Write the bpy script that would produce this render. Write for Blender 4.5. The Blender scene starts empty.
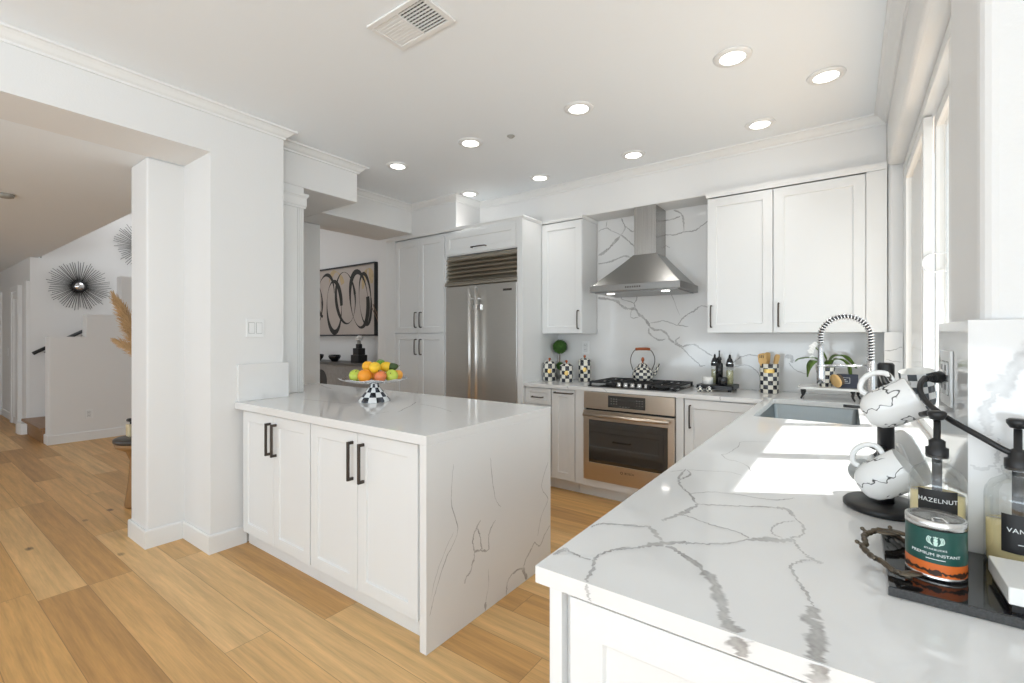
import bpy, bmesh, math, random
from mathutils import Vector, Matrix
from mathutils.geometry import tessellate_polygon

# ------------------------------------------------------------------ camera, world, sun, exposure
scene = bpy.context.scene
COL = scene.collection
R = math.radians
cam = bpy.data.cameras.new('camera')
cam.sensor_width = 36.0
cam.lens = 463.7 / 1024 * 36.0
cam.shift_y = -4.1 / 1024
cam.clip_start = 0.02
camo = bpy.data.objects.new('camera', cam)
camo.location = (0, 0, 1.3244)
camo.rotation_euler = (R(90), 0, R(35.97))
COL.objects.link(camo)
scene.camera = camo

world = bpy.data.worlds.new('world')
scene.world = world
world.use_nodes = True
bg = world.node_tree.nodes['Background']
bg.inputs[0].default_value = (0.88, 0.945, 1.0, 1)
bg.inputs[1].default_value = 1.4

def light(name, kind, loc, energy, color=(1, 1, 1), direction=(0, 0, -1), size=None, size_y=None, **k):
    l = bpy.data.lights.new(name, kind)
    l.energy = energy
    l.color = color
    if kind == 'AREA':
        l.shape = 'RECTANGLE'
        l.size = size
        l.size_y = size_y
    for a, b in k.items():
        setattr(l, a, b)
    o = bpy.data.objects.new(name, l)
    o.location = loc
    o.rotation_euler = Vector(direction).to_track_quat('-Z', 'Y').to_euler()
    COL.objects.link(o)
    return o

el = R(62.9)
light('sun', 'SUN', (3, 4, 6), 6.5, (1.0, 0.99, 0.97),
      (-0.862 * math.cos(el), -0.506 * math.cos(el), -math.sin(el)), angle=R(0.6))
# added area lamps filling in for daylight; only the kitchen window is in view
light('fill_rear', 'AREA', (-1.0, -3.35, 0.95), 110, (0.76, 0.895, 1.0), (0, 1, 3.2), 4.6, 1.8)  # added lamp behind the camera, tilted up to brighten the ceiling
light('fill_side', 'AREA', (2.45, -1.2, 1.35), 80, (0.77, 0.90, 1.0), (-1, 0.35, 1.2), 3.0, 2.0)  # added unseen lamp, brightens the faces turned to the right
light('fill_hall', 'AREA', (-7.0, -3.35, 1.3), 13, (0.76, 0.885, 1.0), (0, 1, 0.1), 4.0, 2.0)  # added lamp to fill the hall; its window is assumed
light('fill_stairwell', 'AREA', (-8.4, 2.9, 3.45), 15, (0.94, 0.97, 1.0), (0, 0, -1), 1.4, 1.6)  # added lamp under a closed ceiling, no opening above it
light('fill_dining_room', 'AREA', (-5.9, 2.2, 3.4), 6, (0.95, 0.97, 1.0), (0, 0.3, -1), 1.6, 1.0)  # added lamp lifting the dining room, which has no window here
light('daylight_kitchen_window', 'AREA', (0.50, 2.20, 1.12), 6, (0.84, 0.93, 1.0), (-1, 0, 1.6), 1.4, 0.5)

vs = scene.view_settings
vs.view_transform = 'Standard'
vs.look = 'None'
scene.cycles.transparent_max_bounces = 24
scene.cycles.blur_glossy = 0.5
vs.exposure = 0.29
vs.gamma = 1.0
vs.use_curve_mapping = False

random.seed(11)
PI = math.pi

# ------------------------------------------------------------------ materials
def nd(nt, t, **k):
    n = nt.nodes.new(t)
    for a, b in k.items():
        setattr(n, a, b)
    return n

def mat(name, color, rough=0.5, metal=0.0, **k):
    m = bpy.data.materials.new(name)
    m.use_nodes = True
    p = m.node_tree.nodes['Principled BSDF']
    p.inputs['Base Color'].default_value = (*color, 1)
    p.inputs['Roughness'].default_value = rough
    p.inputs['Metallic'].default_value = metal
    for a, b in k.items():
        p.inputs[a.replace('_', ' ')].default_value = b
    return m

def P(m):
    return m.node_tree.nodes['Principled BSDF']

def vary(m, scale=4.0, amount=0.05, stretch=(1, 1, 1), bump=0.0, bump_scale=None):
    """Small procedural variation of the colour, and an optional fine bump."""
    nt = m.node_tree
    p = P(m)
    tc = nd(nt, 'ShaderNodeTexCoord')
    mp = nd(nt, 'ShaderNodeMapping')
    mp.inputs['Scale'].default_value = stretch
    nz = nd(nt, 'ShaderNodeTexNoise')
    nz.inputs['Scale'].default_value = scale
    nz.inputs['Detail'].default_value = 3
    nt.links.new(tc.outputs['Object'], mp.inputs[0])
    nt.links.new(mp.outputs[0], nz.inputs['Vector'])
    c = p.inputs['Base Color'].default_value
    mx = nd(nt, 'ShaderNodeMix', data_type='RGBA')
    mx.inputs[6].default_value = tuple(max(0, v * (1 - amount)) for v in c[:3]) + (1,)
    mx.inputs[7].default_value = tuple(min(1, v * (1 + amount)) for v in c[:3]) + (1,)
    nt.links.new(nz.outputs['Fac'], mx.inputs[0])
    nt.links.new(mx.outputs[2], p.inputs['Base Color'])
    if bump:
        n2 = nd(nt, 'ShaderNodeTexNoise')
        n2.inputs['Scale'].default_value = bump_scale or scale * 20
        n2.inputs['Detail'].default_value = 2
        nt.links.new(mp.outputs[0], n2.inputs['Vector'])
        b = nd(nt, 'ShaderNodeBump')
        b.inputs['Strength'].default_value = bump
        b.inputs['Distance'].default_value = 0.002
        nt.links.new(n2.outputs['Fac'], b.inputs['Height'])
        nt.links.new(b.outputs[0], p.inputs['Normal'])
    return m

M = {}
M['wall'] = vary(mat('wall_paint', (0.80, 0.79, 0.775), 0.6), 2, 0.01, bump=0.25, bump_scale=160)
M['ceiling'] = vary(mat('ceiling_paint', (0.87, 0.90, 0.925), 0.55), 2, 0.01)
M['trim'] = vary(mat('trim_paint', (0.82, 0.815, 0.80), 0.35), 3, 0.008)
M['cabinet'] = vary(mat('cabinet_paint', (0.80, 0.80, 0.79), 0.32), 3, 0.008)
M['bronze'] = vary(mat('dark_bronze', (0.10, 0.085, 0.075), 0.38, 0.85), 40, 0.15)
M['black'] = vary(mat('black_satin', (0.012, 0.012, 0.013), 0.35), 30, 0.2)
M['gloss_black'] = vary(mat('black_gloss', (0.01, 0.01, 0.011), 0.06), 30, 0.2)
M['spike'] = vary(mat('spike_metal', (0.06, 0.055, 0.05), 0.5, 0.3), 30, 0.2)
M['iron'] = vary(mat('cast_iron', (0.02, 0.02, 0.021), 0.55), 60, 0.3)
M['handle_steel'] = vary(mat('satin_steel', (0.84, 0.83, 0.81), 0.40, 1.0), 6, 0.04)
M['faucet_steel'] = vary(mat('faucet_steel', (0.50, 0.50, 0.51), 0.22, 1.0), 20, 0.03)
M['chrome'] = vary(mat('chrome', (0.80, 0.80, 0.81), 0.08, 1.0), 20, 0.02)
M['white_plastic'] = vary(mat('white_plastic', (0.82, 0.82, 0.81), 0.3), 10, 0.01)
M['vent_dark'] = mat('vent_dark', (0.02, 0.02, 0.02), 0.8)
M['slot_grey'] = mat('grey_gap', (0.30, 0.30, 0.29), 0.6)
M['slot'] = mat('dark_slot', (0.05, 0.05, 0.05), 0.6)
M['white_ceramic'] = vary(mat('white_ceramic', (0.84, 0.83, 0.80), 0.12), 10, 0.01)
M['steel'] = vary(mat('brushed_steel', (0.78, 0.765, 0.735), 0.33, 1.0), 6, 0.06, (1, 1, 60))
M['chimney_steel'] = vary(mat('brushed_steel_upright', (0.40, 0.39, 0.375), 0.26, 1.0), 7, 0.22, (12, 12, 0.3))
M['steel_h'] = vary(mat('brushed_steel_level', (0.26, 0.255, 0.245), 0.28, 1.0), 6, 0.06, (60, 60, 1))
M['grille'] = vary(mat('grille_steel', (0.58, 0.54, 0.47), 0.34, 1.0), 6, 0.06, (1, 60, 60))
M['steel_oven'] = vary(mat('brushed_steel_floor_tint', (0.62, 0.53, 0.44), 0.28, 1.0), 6, 0.06, (1, 60, 60))  # warm tint of the floor's reflection is put into the steel colour
M['sink'] = vary(mat('sink_steel', (0.27, 0.30, 0.31), 0.36, 1.0), 6, 0.05, (60, 1, 1))
M['oven_glass'] = mat('oven_glass', (0.012, 0.010, 0.009), 0.04, IOR=2.1)
M['gold'] = vary(mat('gold_band', (0.72, 0.50, 0.16), 0.3, 0.6), 20, 0.1)
M['wood_lt'] = vary(mat('pale_wood', (0.74, 0.47, 0.19), 0.5), 12, 0.2, (1, 1, 0.15))
M['wood_red'] = vary(mat('red_wood', (0.36, 0.085, 0.02), 0.4), 12, 0.2)
M['wood_stool'] = vary(mat('stool_wood', (0.30, 0.16, 0.06), 0.45), 10, 0.3, (1, 1, 0.2))
M['leaf'] = vary(mat('leaf_green', (0.11, 0.20, 0.03), 0.4), 12, 0.35)
M['moss'] = vary(mat('moss_green', (0.05, 0.13, 0.02), 0.8), 60, 0.6, bump=1.0, bump_scale=120)
M['petal'] = vary(mat('white_petal', (0.85, 0.84, 0.82), 0.5), 12, 0.03)
M['stone_pot'] = vary(mat('grey_pot', (0.36, 0.35, 0.32), 0.7), 30, 0.15)
M['navy'] = vary(mat('navy_card', (0.022, 0.028, 0.05), 0.5), 20, 0.15)
M['pale_print'] = mat('pale_print', (0.75, 0.75, 0.73), 0.5)
M['pampas'] = vary(mat('pampas_straw', (0.62, 0.40, 0.20), 0.8), 20, 0.25)
M['amber_card'] = vary(mat('cream_bottle', (0.72, 0.60, 0.38), 0.3), 20, 0.1)
M['console'] = vary(mat('grey_textured_console', (0.30, 0.285, 0.27), 0.7), 25, 0.25, bump=0.4, bump_scale=90)
M['stool_top'] = vary(mat('dark_stool_top', (0.05, 0.042, 0.036), 0.35), 10, 0.2)
M['console_top'] = vary(mat('dark_console_top', (0.12, 0.115, 0.11), 0.5), 10, 0.15)
M['canvas'] = vary(mat('painted_canvas', (0.50, 0.44, 0.40), 0.7), 3, 0.16)
M['stroke'] = vary(mat('black_brush_stroke', (0.02, 0.018, 0.016), 0.6), 20, 0.3)
M['ochre'] = vary(mat('ochre_brush_stroke', (0.50, 0.38, 0.22), 0.6), 20, 0.3)
M['rattan'] = vary(mat('brown_reed', (0.16, 0.10, 0.06), 0.7), 20, 0.3)
M['twig'] = vary(mat('antique_metal', (0.15, 0.125, 0.095), 0.38, 0.9), 60, 0.4, bump=0.6, bump_scale=200)
M['granite'] = vary(mat('black_granite_edge', (0.05, 0.05, 0.05), 0.5), 300, 0.8)
M['orange_c'] = vary(mat('orange_peel', (0.90, 0.33, 0.02), 0.4), 30, 0.12, bump=0.4, bump_scale=400)
M['yellow_c'] = vary(mat('lemon_peel', (0.92, 0.58, 0.03), 0.4), 30, 0.10, bump=0.4, bump_scale=400)
M['apple_g'] = vary(mat('green_apple_skin', (0.50, 0.60, 0.08), 0.25), 20, 0.15)
M['apple_r'] = vary(mat('red_apple_skin', (0.72, 0.20, 0.07), 0.25), 22, 0.45)
M['lime_c'] = vary(mat('lime_skin', (0.12, 0.28, 0.02), 0.35), 20, 0.3)
M['avocado'] = vary(mat('avocado_skin', (0.035, 0.07, 0.012), 0.45), 60, 0.5, bump=0.5, bump_scale=200)
M['stem'] = mat('fruit_stem', (0.10, 0.06, 0.03), 0.8)
M['tin_green'] = vary(mat('tin_green', (0.012, 0.075, 0.06), 0.3), 6, 0.15)
M['tin_orange'] = vary(mat('tin_orange', (0.72, 0.16, 0.03), 0.35), 40, 0.15)
M['tin_brown'] = vary(mat('tin_dark_print', (0.05, 0.025, 0.015), 0.4), 60, 0.5)
M['tin_metal'] = vary(mat('tin_metal', (0.75, 0.75, 0.74), 0.25, 1.0), 20, 0.03)
M['print_white'] = mat('white_print', (0.85, 0.87, 0.85), 0.5)
M['logo_pale'] = mat('pale_green_print', (0.62, 0.80, 0.70), 0.5)
M['print_green'] = mat('green_print', (0.02, 0.22, 0.12), 0.4)
M['label_black'] = vary(mat('black_label', (0.015, 0.014, 0.014), 0.45), 20, 0.2)
M['dark_panel'] = vary(mat('dark_wood_tread', (0.28, 0.15, 0.07), 0.4), 10, 0.2, (0.3, 3, 1))
M['rubber'] = vary(mat('grey_rubber', (0.05, 0.052, 0.055), 0.6), 20, 0.2)
M['bristle'] = vary(mat('brown_bristle', (0.10, 0.07, 0.045), 0.8), 200, 0.6)

def emit(name, color, strength):
    m = bpy.data.materials.new(name)
    m.use_nodes = True
    p = P(m)
    p.inputs['Base Color'].default_value = (0.9, 0.9, 0.9, 1)
    p.inputs['Emission Color'].default_value = (*color, 1)
    p.inputs['Emission Strength'].default_value = strength
    return m
M['lamp'] = emit('lamp_lens', (1.0, 0.97, 0.92), 5.0)

def glassy(name, tint, gloss=0.06, body=None, body_f=0.0):
    m = bpy.data.materials.new(name)
    m.use_nodes = True
    nt = m.node_tree
    nt.nodes.remove(P(m))
    out = nt.nodes['Material Output']
    tr = nd(nt, 'ShaderNodeBsdfTransparent')
    tr.inputs[0].default_value = (*tint, 1)
    gl = nd(nt, 'ShaderNodeBsdfGlossy')
    gl.inputs['Roughness'].default_value = 0.02
    lw = nd(nt, 'ShaderNodeLayerWeight')
    lw.inputs['Blend'].default_value = 0.5
    pw = nd(nt, 'ShaderNodeMath', operation='POWER')
    pw.inputs[1].default_value = 5.0
    nt.links.new(lw.outputs['Facing'], pw.inputs[0])
    ad = nd(nt, 'ShaderNodeMath', operation='MULTIPLY_ADD', use_clamp=True)
    ad.inputs[1].default_value = 0.9
    ad.inputs[2].default_value = gloss
    nt.links.new(pw.outputs[0], ad.inputs[0])
    mx = nd(nt, 'ShaderNodeMixShader')
    nt.links.new(ad.outputs[0], mx.inputs[0])
    first = tr
    if body:
        df = nd(nt, 'ShaderNodeBsdfDiffuse')
        df.inputs[0].default_value = (*body, 1)
        m2 = nd(nt, 'ShaderNodeMixShader')
        m2.inputs[0].default_value = body_f
        nt.links.new(tr.outputs[0], m2.inputs[1])
        nt.links.new(df.outputs[0], m2.inputs[2])
        first = m2
    nt.links.new(first.outputs[0], mx.inputs[1])
    nt.links.new(gl.outputs[0], mx.inputs[2])
    nt.links.new(mx.outputs[0], out.inputs[0])
    return m
M['glass'] = glassy('window_glass', (0.97, 0.985, 0.98))
M['bottle_glass'] = glassy('bottle_glass', (0.945, 0.955, 0.95), 0.10)
M['syrup'] = glassy('amber_syrup', (0.98, 0.90, 0.66), 0.03, (1.0, 0.84, 0.46), 0.85)
M['oil'] = glassy('pale_oil', (0.90, 0.90, 0.72), 0.03, (0.75, 0.72, 0.45), 0.4)

QUARTZ = (0.80, 0.79, 0.775)
def quartz_material(name, vein, dark=(0.26, 0.25, 0.24, 1), pale=(0.50, 0.485, 0.47, 1)):
    m = mat(name, QUARTZ, 0.06)
    nt = m.node_tree
    p = P(m)
    tc = nd(nt, 'ShaderNodeTexCoord')
    big = nd(nt, 'ShaderNodeTexNoise')
    big.inputs['Scale'].default_value = 2.2
    big.inputs['Detail'].default_value = 4
    nt.links.new(tc.outputs['Object'], big.inputs['Vector'])
    mx = nd(nt, 'ShaderNodeMix', data_type='RGBA')
    mx.inputs[6].default_value = (0.775, 0.765, 0.75, 1)
    mx.inputs[7].default_value = (0.815, 0.807, 0.795, 1)
    nt.links.new(big.outputs['Fac'], mx.inputs[0])
    last = mx
    if vein:
        uv = nd(nt, 'ShaderNodeUVMap')
        sp = nd(nt, 'ShaderNodeSeparateXYZ')
        nt.links.new(uv.outputs[0], sp.inputs[0])
        ab = nd(nt, 'ShaderNodeMath', operation='ABSOLUTE')
        nt.links.new(sp.outputs[1], ab.inputs[0])
        nz = nd(nt, 'ShaderNodeTexNoise')
        nz.inputs['Scale'].default_value = 70
        nz.inputs['Detail'].default_value = 5
        nt.links.new(tc.outputs['Object'], nz.inputs['Vector'])
        n3 = nd(nt, 'ShaderNodeTexNoise')
        n3.inputs['Scale'].default_value = 14
        n3.inputs['Detail'].default_value = 2
        nt.links.new(tc.outputs['Object'], n3.inputs['Vector'])
        # edge = 1 - |v| - 0.8*(noise)
        ed = nd(nt, 'ShaderNodeMath', operation='MULTIPLY_ADD')
        ed.inputs[1].default_value = -0.7
        ed.inputs[2].default_value = 1.17
        nt.links.new(nz.outputs['Fac'], ed.inputs[0])
        sb = nd(nt, 'ShaderNodeMath', operation='SUBTRACT')
        nt.links.new(ed.outputs[0], sb.inputs[0])
        nt.links.new(ab.outputs[0], sb.inputs[1])
        rp = nd(nt, 'ShaderNodeMapRange', interpolation_type='SMOOTHSTEP')
        rp.inputs['From Min'].default_value = 0.0
        rp.inputs['From Max'].default_value = 0.5
        nt.links.new(sb.outputs[0], rp.inputs['Value'])
        # fade to zero at the ribbon's own border, and a slow change along the vein
        fd = nd(nt, 'ShaderNodeMapRange')
        fd.inputs['From Min'].default_value = 1.0
        fd.inputs['From Max'].default_value = 0.7
        nt.links.new(ab.outputs[0], fd.inputs['Value'])
        m1 = nd(nt, 'ShaderNodeMath', operation='MULTIPLY')
        nt.links.new(rp.outputs[0], m1.inputs[0])
        nt.links.new(fd.outputs[0], m1.inputs[1])
        sl = nd(nt, 'ShaderNodeMapRange')
        sl.inputs['From Min'].default_value = 0.3
        sl.inputs['From Max'].default_value = 0.62
        sl.inputs['To Min'].default_value = 0.55
        sl.inputs['To Max'].default_value = 1.0
        nt.links.new(n3.outputs['Fac'], sl.inputs['Value'])
        m2 = nd(nt, 'ShaderNodeMath', operation='MULTIPLY', use_clamp=True)
        nt.links.new(m1.outputs[0], m2.inputs[0])
        nt.links.new(sl.outputs[0], m2.inputs[1])
        gr = nd(nt, 'ShaderNodeMix', data_type='RGBA')
        gr.inputs[6].default_value = dark
        gr.inputs[7].default_value = pale
        cf = nd(nt, 'ShaderNodeMath', operation='MULTIPLY_ADD')
        cf.inputs[1].default_value = -0.75
        nt.links.new(ab.outputs[0], cf.inputs[0])
        nt.links.new(nz.outputs['Fac'], cf.inputs[2])
        cg = nd(nt, 'ShaderNodeMath', operation='ADD', use_clamp=True)
        cg.inputs[1].default_value = 0.25
        nt.links.new(cf.outputs[0], cg.inputs[0])
        nt.links.new(cg.outputs[0], gr.inputs[0])
        mv = nd(nt, 'ShaderNodeMix', data_type='RGBA')
        nt.links.new(m2.outputs[0], mv.inputs[0])
        nt.links.new(mx.outputs[2], mv.inputs[6])
        nt.links.new(gr.outputs[2], mv.inputs[7])
        last = mv
    nt.links.new(last.outputs[2], p.inputs['Base Color'])
    return m
M['quartz'] = quartz_material('white_quartz', False)
M['vein'] = quartz_material('quartz_vein', True)
M['soft_vein'] = quartz_material('soft_quartz_vein', True, (0.46, 0.45, 0.44, 1), (0.66, 0.65, 0.635, 1))
QM = [M['quartz'], M['vein']]

def checker(name, n, m, dark=(0.015, 0.015, 0.017), pale=(0.82, 0.79, 0.70)):
    """Hand-painted black and cream check; n squares round (even), m squares up."""
    k = mat(name, pale, 0.15)
    nt = k.node_tree
    p = P(k)
    uv = nd(nt, 'ShaderNodeUVMap')
    mp = nd(nt, 'ShaderNodeMapping')
    mp.inputs['Scale'].default_value = (n, m, 1)
    mp.inputs['Location'].default_value = (0.001, 0.001, 0.5)
    nt.links.new(uv.outputs[0], mp.inputs[0])
    ck = nd(nt, 'ShaderNodeTexChecker')
    ck.inputs['Scale'].default_value = 1.0
    nz = nd(nt, 'ShaderNodeTexNoise')
    nz.inputs['Scale'].default_value = 1.3
    nt.links.new(mp.outputs[0], nz.inputs['Vector'])
    cr = nd(nt, 'ShaderNodeValToRGB')
    cr.color_ramp.elements[0].position = 0.38
    cr.color_ramp.elements[0].color = (*dark, 1)
    cr.color_ramp.elements[1].position = 0.72
    cr.color_ramp.elements[1].color = (0.10, 0.11, 0.14, 1)
    nt.links.new(nz.outputs['Fac'], cr.inputs[0])
    nt.links.new(mp.outputs[0], ck.inputs['Vector'])
    nt.links.new(cr.outputs[0], ck.inputs['Color1'])
    ck.inputs['Color2'].default_value = (*pale, 1)
    nt.links.new(ck.outputs[0], p.inputs['Base Color'])
    return k

def floor_material():
    m = mat('oak_planks', (0.5, 0.3, 0.13), 0.42)
    nt = m.node_tree
    p = P(m)
    L = nt.links.new
    tc = nd(nt, 'ShaderNodeTexCoord')
    sp = nd(nt, 'ShaderNodeSeparateXYZ')
    L(tc.outputs['Object'], sp.inputs[0])
    def mth(op, a, b=None, c=None):
        n = nd(nt, 'ShaderNodeMath', operation=op)
        for i, v in enumerate((a, b, c)):
            if v is None:
                continue
            if isinstance(v, (int, float)):
                n.inputs[i].default_value = v
            else:
                L(v, n.inputs[i])
        return n.outputs[0]
    y = mth('DIVIDE', mth('SUBTRACT', sp.outputs[1], 0.485), 0.19)
    row = mth('FLOOR', y)
    fy = mth('FRACT', y)
    wn = nd(nt, 'ShaderNodeTexWhiteNoise', noise_dimensions='1D')
    L(row, wn.inputs['W'])
    x = mth('DIVIDE', mth('ADD', sp.outputs[0], mth('MULTIPLY', wn.outputs[0], 9.0)), 1.95)
    colm = mth('FLOOR', x)
    fx = mth('FRACT', x)
    cb = nd(nt, 'ShaderNodeCombineXYZ')
    L(row, cb.inputs[0])
    L(colm, cb.inputs[1])
    pid = nd(nt, 'ShaderNodeTexWhiteNoise', noise_dimensions='2D')
    L(cb.outputs[0], pid.inputs['Vector'])
    ramp = nd(nt, 'ShaderNodeValToRGB')
    e = ramp.color_ramp.elements
    e[0].position = 0.0
    e[0].color = (0.48, 0.25, 0.082, 1)
    e[1].position = 1.0
    e[1].color = (0.76, 0.48, 0.21, 1)
    a = e.new(0.45)
    a.color = (0.65, 0.36, 0.125, 1)
    L(pid.outputs[0], ramp.inputs[0])
    # grain: stretched along the plank, shifted per plank
    gv = nd(nt, 'ShaderNodeCombineXYZ')
    L(mth('MULTIPLY', sp.outputs[0], 0.9), gv.inputs[0])
    L(mth('MULTIPLY', sp.outputs[1], 17.0), gv.inputs[1])
    L(mth('MULTIPLY', pid.outputs[0], 40.0), gv.inputs[2])
    g1 = nd(nt, 'ShaderNodeTexNoise')
    g1.inputs['Scale'].default_value = 1.6
    g1.inputs['Detail'].default_value = 6
    g1.inputs['Distortion'].default_value = 0.3
    L(gv.outputs[0], g1.inputs['Vector'])
    g2 = nd(nt, 'ShaderNodeTexNoise')
    g2.inputs['Scale'].default_value = 9
    g2.inputs['Detail'].default_value = 4
    L(gv.outputs[0], g2.inputs['Vector'])
    gsum = mth('ADD', mth('MULTIPLY', g1.outputs['Fac'], 0.7), mth('MULTIPLY', g2.outputs['Fac'], 0.3))
    gr = nd(nt, 'ShaderNodeMapRange')
    gr.inputs['From Min'].default_value = 0.3
    gr.inputs['From Max'].default_value = 0.7
    gr.inputs['To Min'].default_value = 0.70
    gr.inputs['To Max'].default_value = 1.20
    L(gsum, gr.inputs['Value'])
    mul = nd(nt, 'ShaderNodeMix', data_type='RGBA', blend_type='MULTIPLY')
    mul.inputs[0].default_value = 1.0
    L(ramp.outputs[0], mul.inputs[6])
    L(gr.outputs[0], mul.inputs[7])
    # knots
    kv = nd(nt, 'ShaderNodeCombineXYZ')
    L(mth('MULTIPLY', sp.outputs[0], 1.9), kv.inputs[0])
    L(mth('MULTIPLY', sp.outputs[1], 3.6), kv.inputs[1])
    vo = nd(nt, 'ShaderNodeTexVoronoi')
    vo.inputs['Scale'].default_value = 1.15
    L(kv.outputs[0], vo.inputs['Vector'])
    kd = mth('ADD', vo.outputs['Distance'], mth('MULTIPLY', g2.outputs['Fac'], 0.05))
    keep = mth('GREATER_THAN', vo.outputs['Color'], 0.45)
    kf = nd(nt, 'ShaderNodeMapRange')
    kf.inputs['From Min'].default_value = 0.125
    kf.inputs['From Max'].default_value = 0.065
    L(kd, kf.inputs['Value'])
    kk = mth('MULTIPLY', mth('MULTIPLY', kf.outputs[0], keep), 0.85)
    mk = nd(nt, 'ShaderNodeMix', data_type='RGBA')
    mk.inputs[7].default_value = (0.07, 0.035, 0.015, 1)
    L(kk, mk.inputs[0])
    L(mul.outputs[2], mk.inputs[6])
    # seams
    s1 = mth('LESS_THAN', mth('MINIMUM', fy, mth('SUBTRACT', 1.0, fy)), 0.007)
    s2 = mth('LESS_THAN', mth('MINIMUM', fx, mth('SUBTRACT', 1.0, fx)), 0.0008)
    sm = mth('MULTIPLY', mth('MAXIMUM', s1, s2), 0.55)
    ms = nd(nt, 'ShaderNodeMix', data_type='RGBA')
    ms.inputs[7].default_value = (0.16, 0.085, 0.035, 1)
    L(sm, ms.inputs[0])
    L(mk.outputs[2], ms.inputs[6])
    L(ms.outputs[2], p.inputs['Base Color'])
    return m
M['floor'] = floor_material()

def mug_material():
    m = mat('printed_porcelain', (0.82, 0.81, 0.79), 0.14)
    nt = m.node_tree
    p = P(m)
    L = nt.links.new
    tc = nd(nt, 'ShaderNodeTexCoord')
    nz = nd(nt, 'ShaderNodeTexNoise')
    nz.inputs['Scale'].default_value = 13
    nz.inputs['Detail'].default_value = 3.5
    nz.inputs['Distortion'].default_value = 0.4
    L(tc.outputs['Object'], nz.inputs['Vector'])
    d = nd(nt, 'ShaderNodeMath', operation='SUBTRACT')
    d.inputs[1].default_value = 0.52
    L(nz.outputs['Fac'], d.inputs[0])
    a = nd(nt, 'ShaderNodeMath', operation='ABSOLUTE')
    L(d.outputs[0], a.inputs[0])
    r = nd(nt, 'ShaderNodeMapRange')
    r.inputs['From Min'].default_value = 0.012
    r.inputs['From Max'].default_value = 0.004
    L(a.outputs[0], r.inputs['Value'])
    n2 = nd(nt, 'ShaderNodeTexNoise')
    n2.inputs['Scale'].default_value = 16
    L(tc.outputs['Object'], n2.inputs['Vector'])
    r2 = nd(nt, 'ShaderNodeMapRange')
    r2.inputs['From Min'].default_value = 0.42
    r2.inputs['From Max'].default_value = 0.48
    L(n2.outputs['Fac'], r2.inputs['Value'])
    m1 = nd(nt, 'ShaderNodeMath', operation='MULTIPLY')
    L(r.outputs[0], m1.inputs[0])
    L(r2.outputs[0], m1.inputs[1])
    mx = nd(nt, 'ShaderNodeMix', data_type='RGBA')
    mx.inputs[6].default_value = (0.82, 0.81, 0.79, 1)
    mx.inputs[7].default_value = (0.05, 0.047, 0.045, 1)
    L(m1.outputs[0], mx.inputs[0])
    L(mx.outputs[2], p.inputs['Base Color'])
    return m
M['mug'] = mug_material()

# ------------------------------------------------------------------ mesh helpers
ORG = {}

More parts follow.
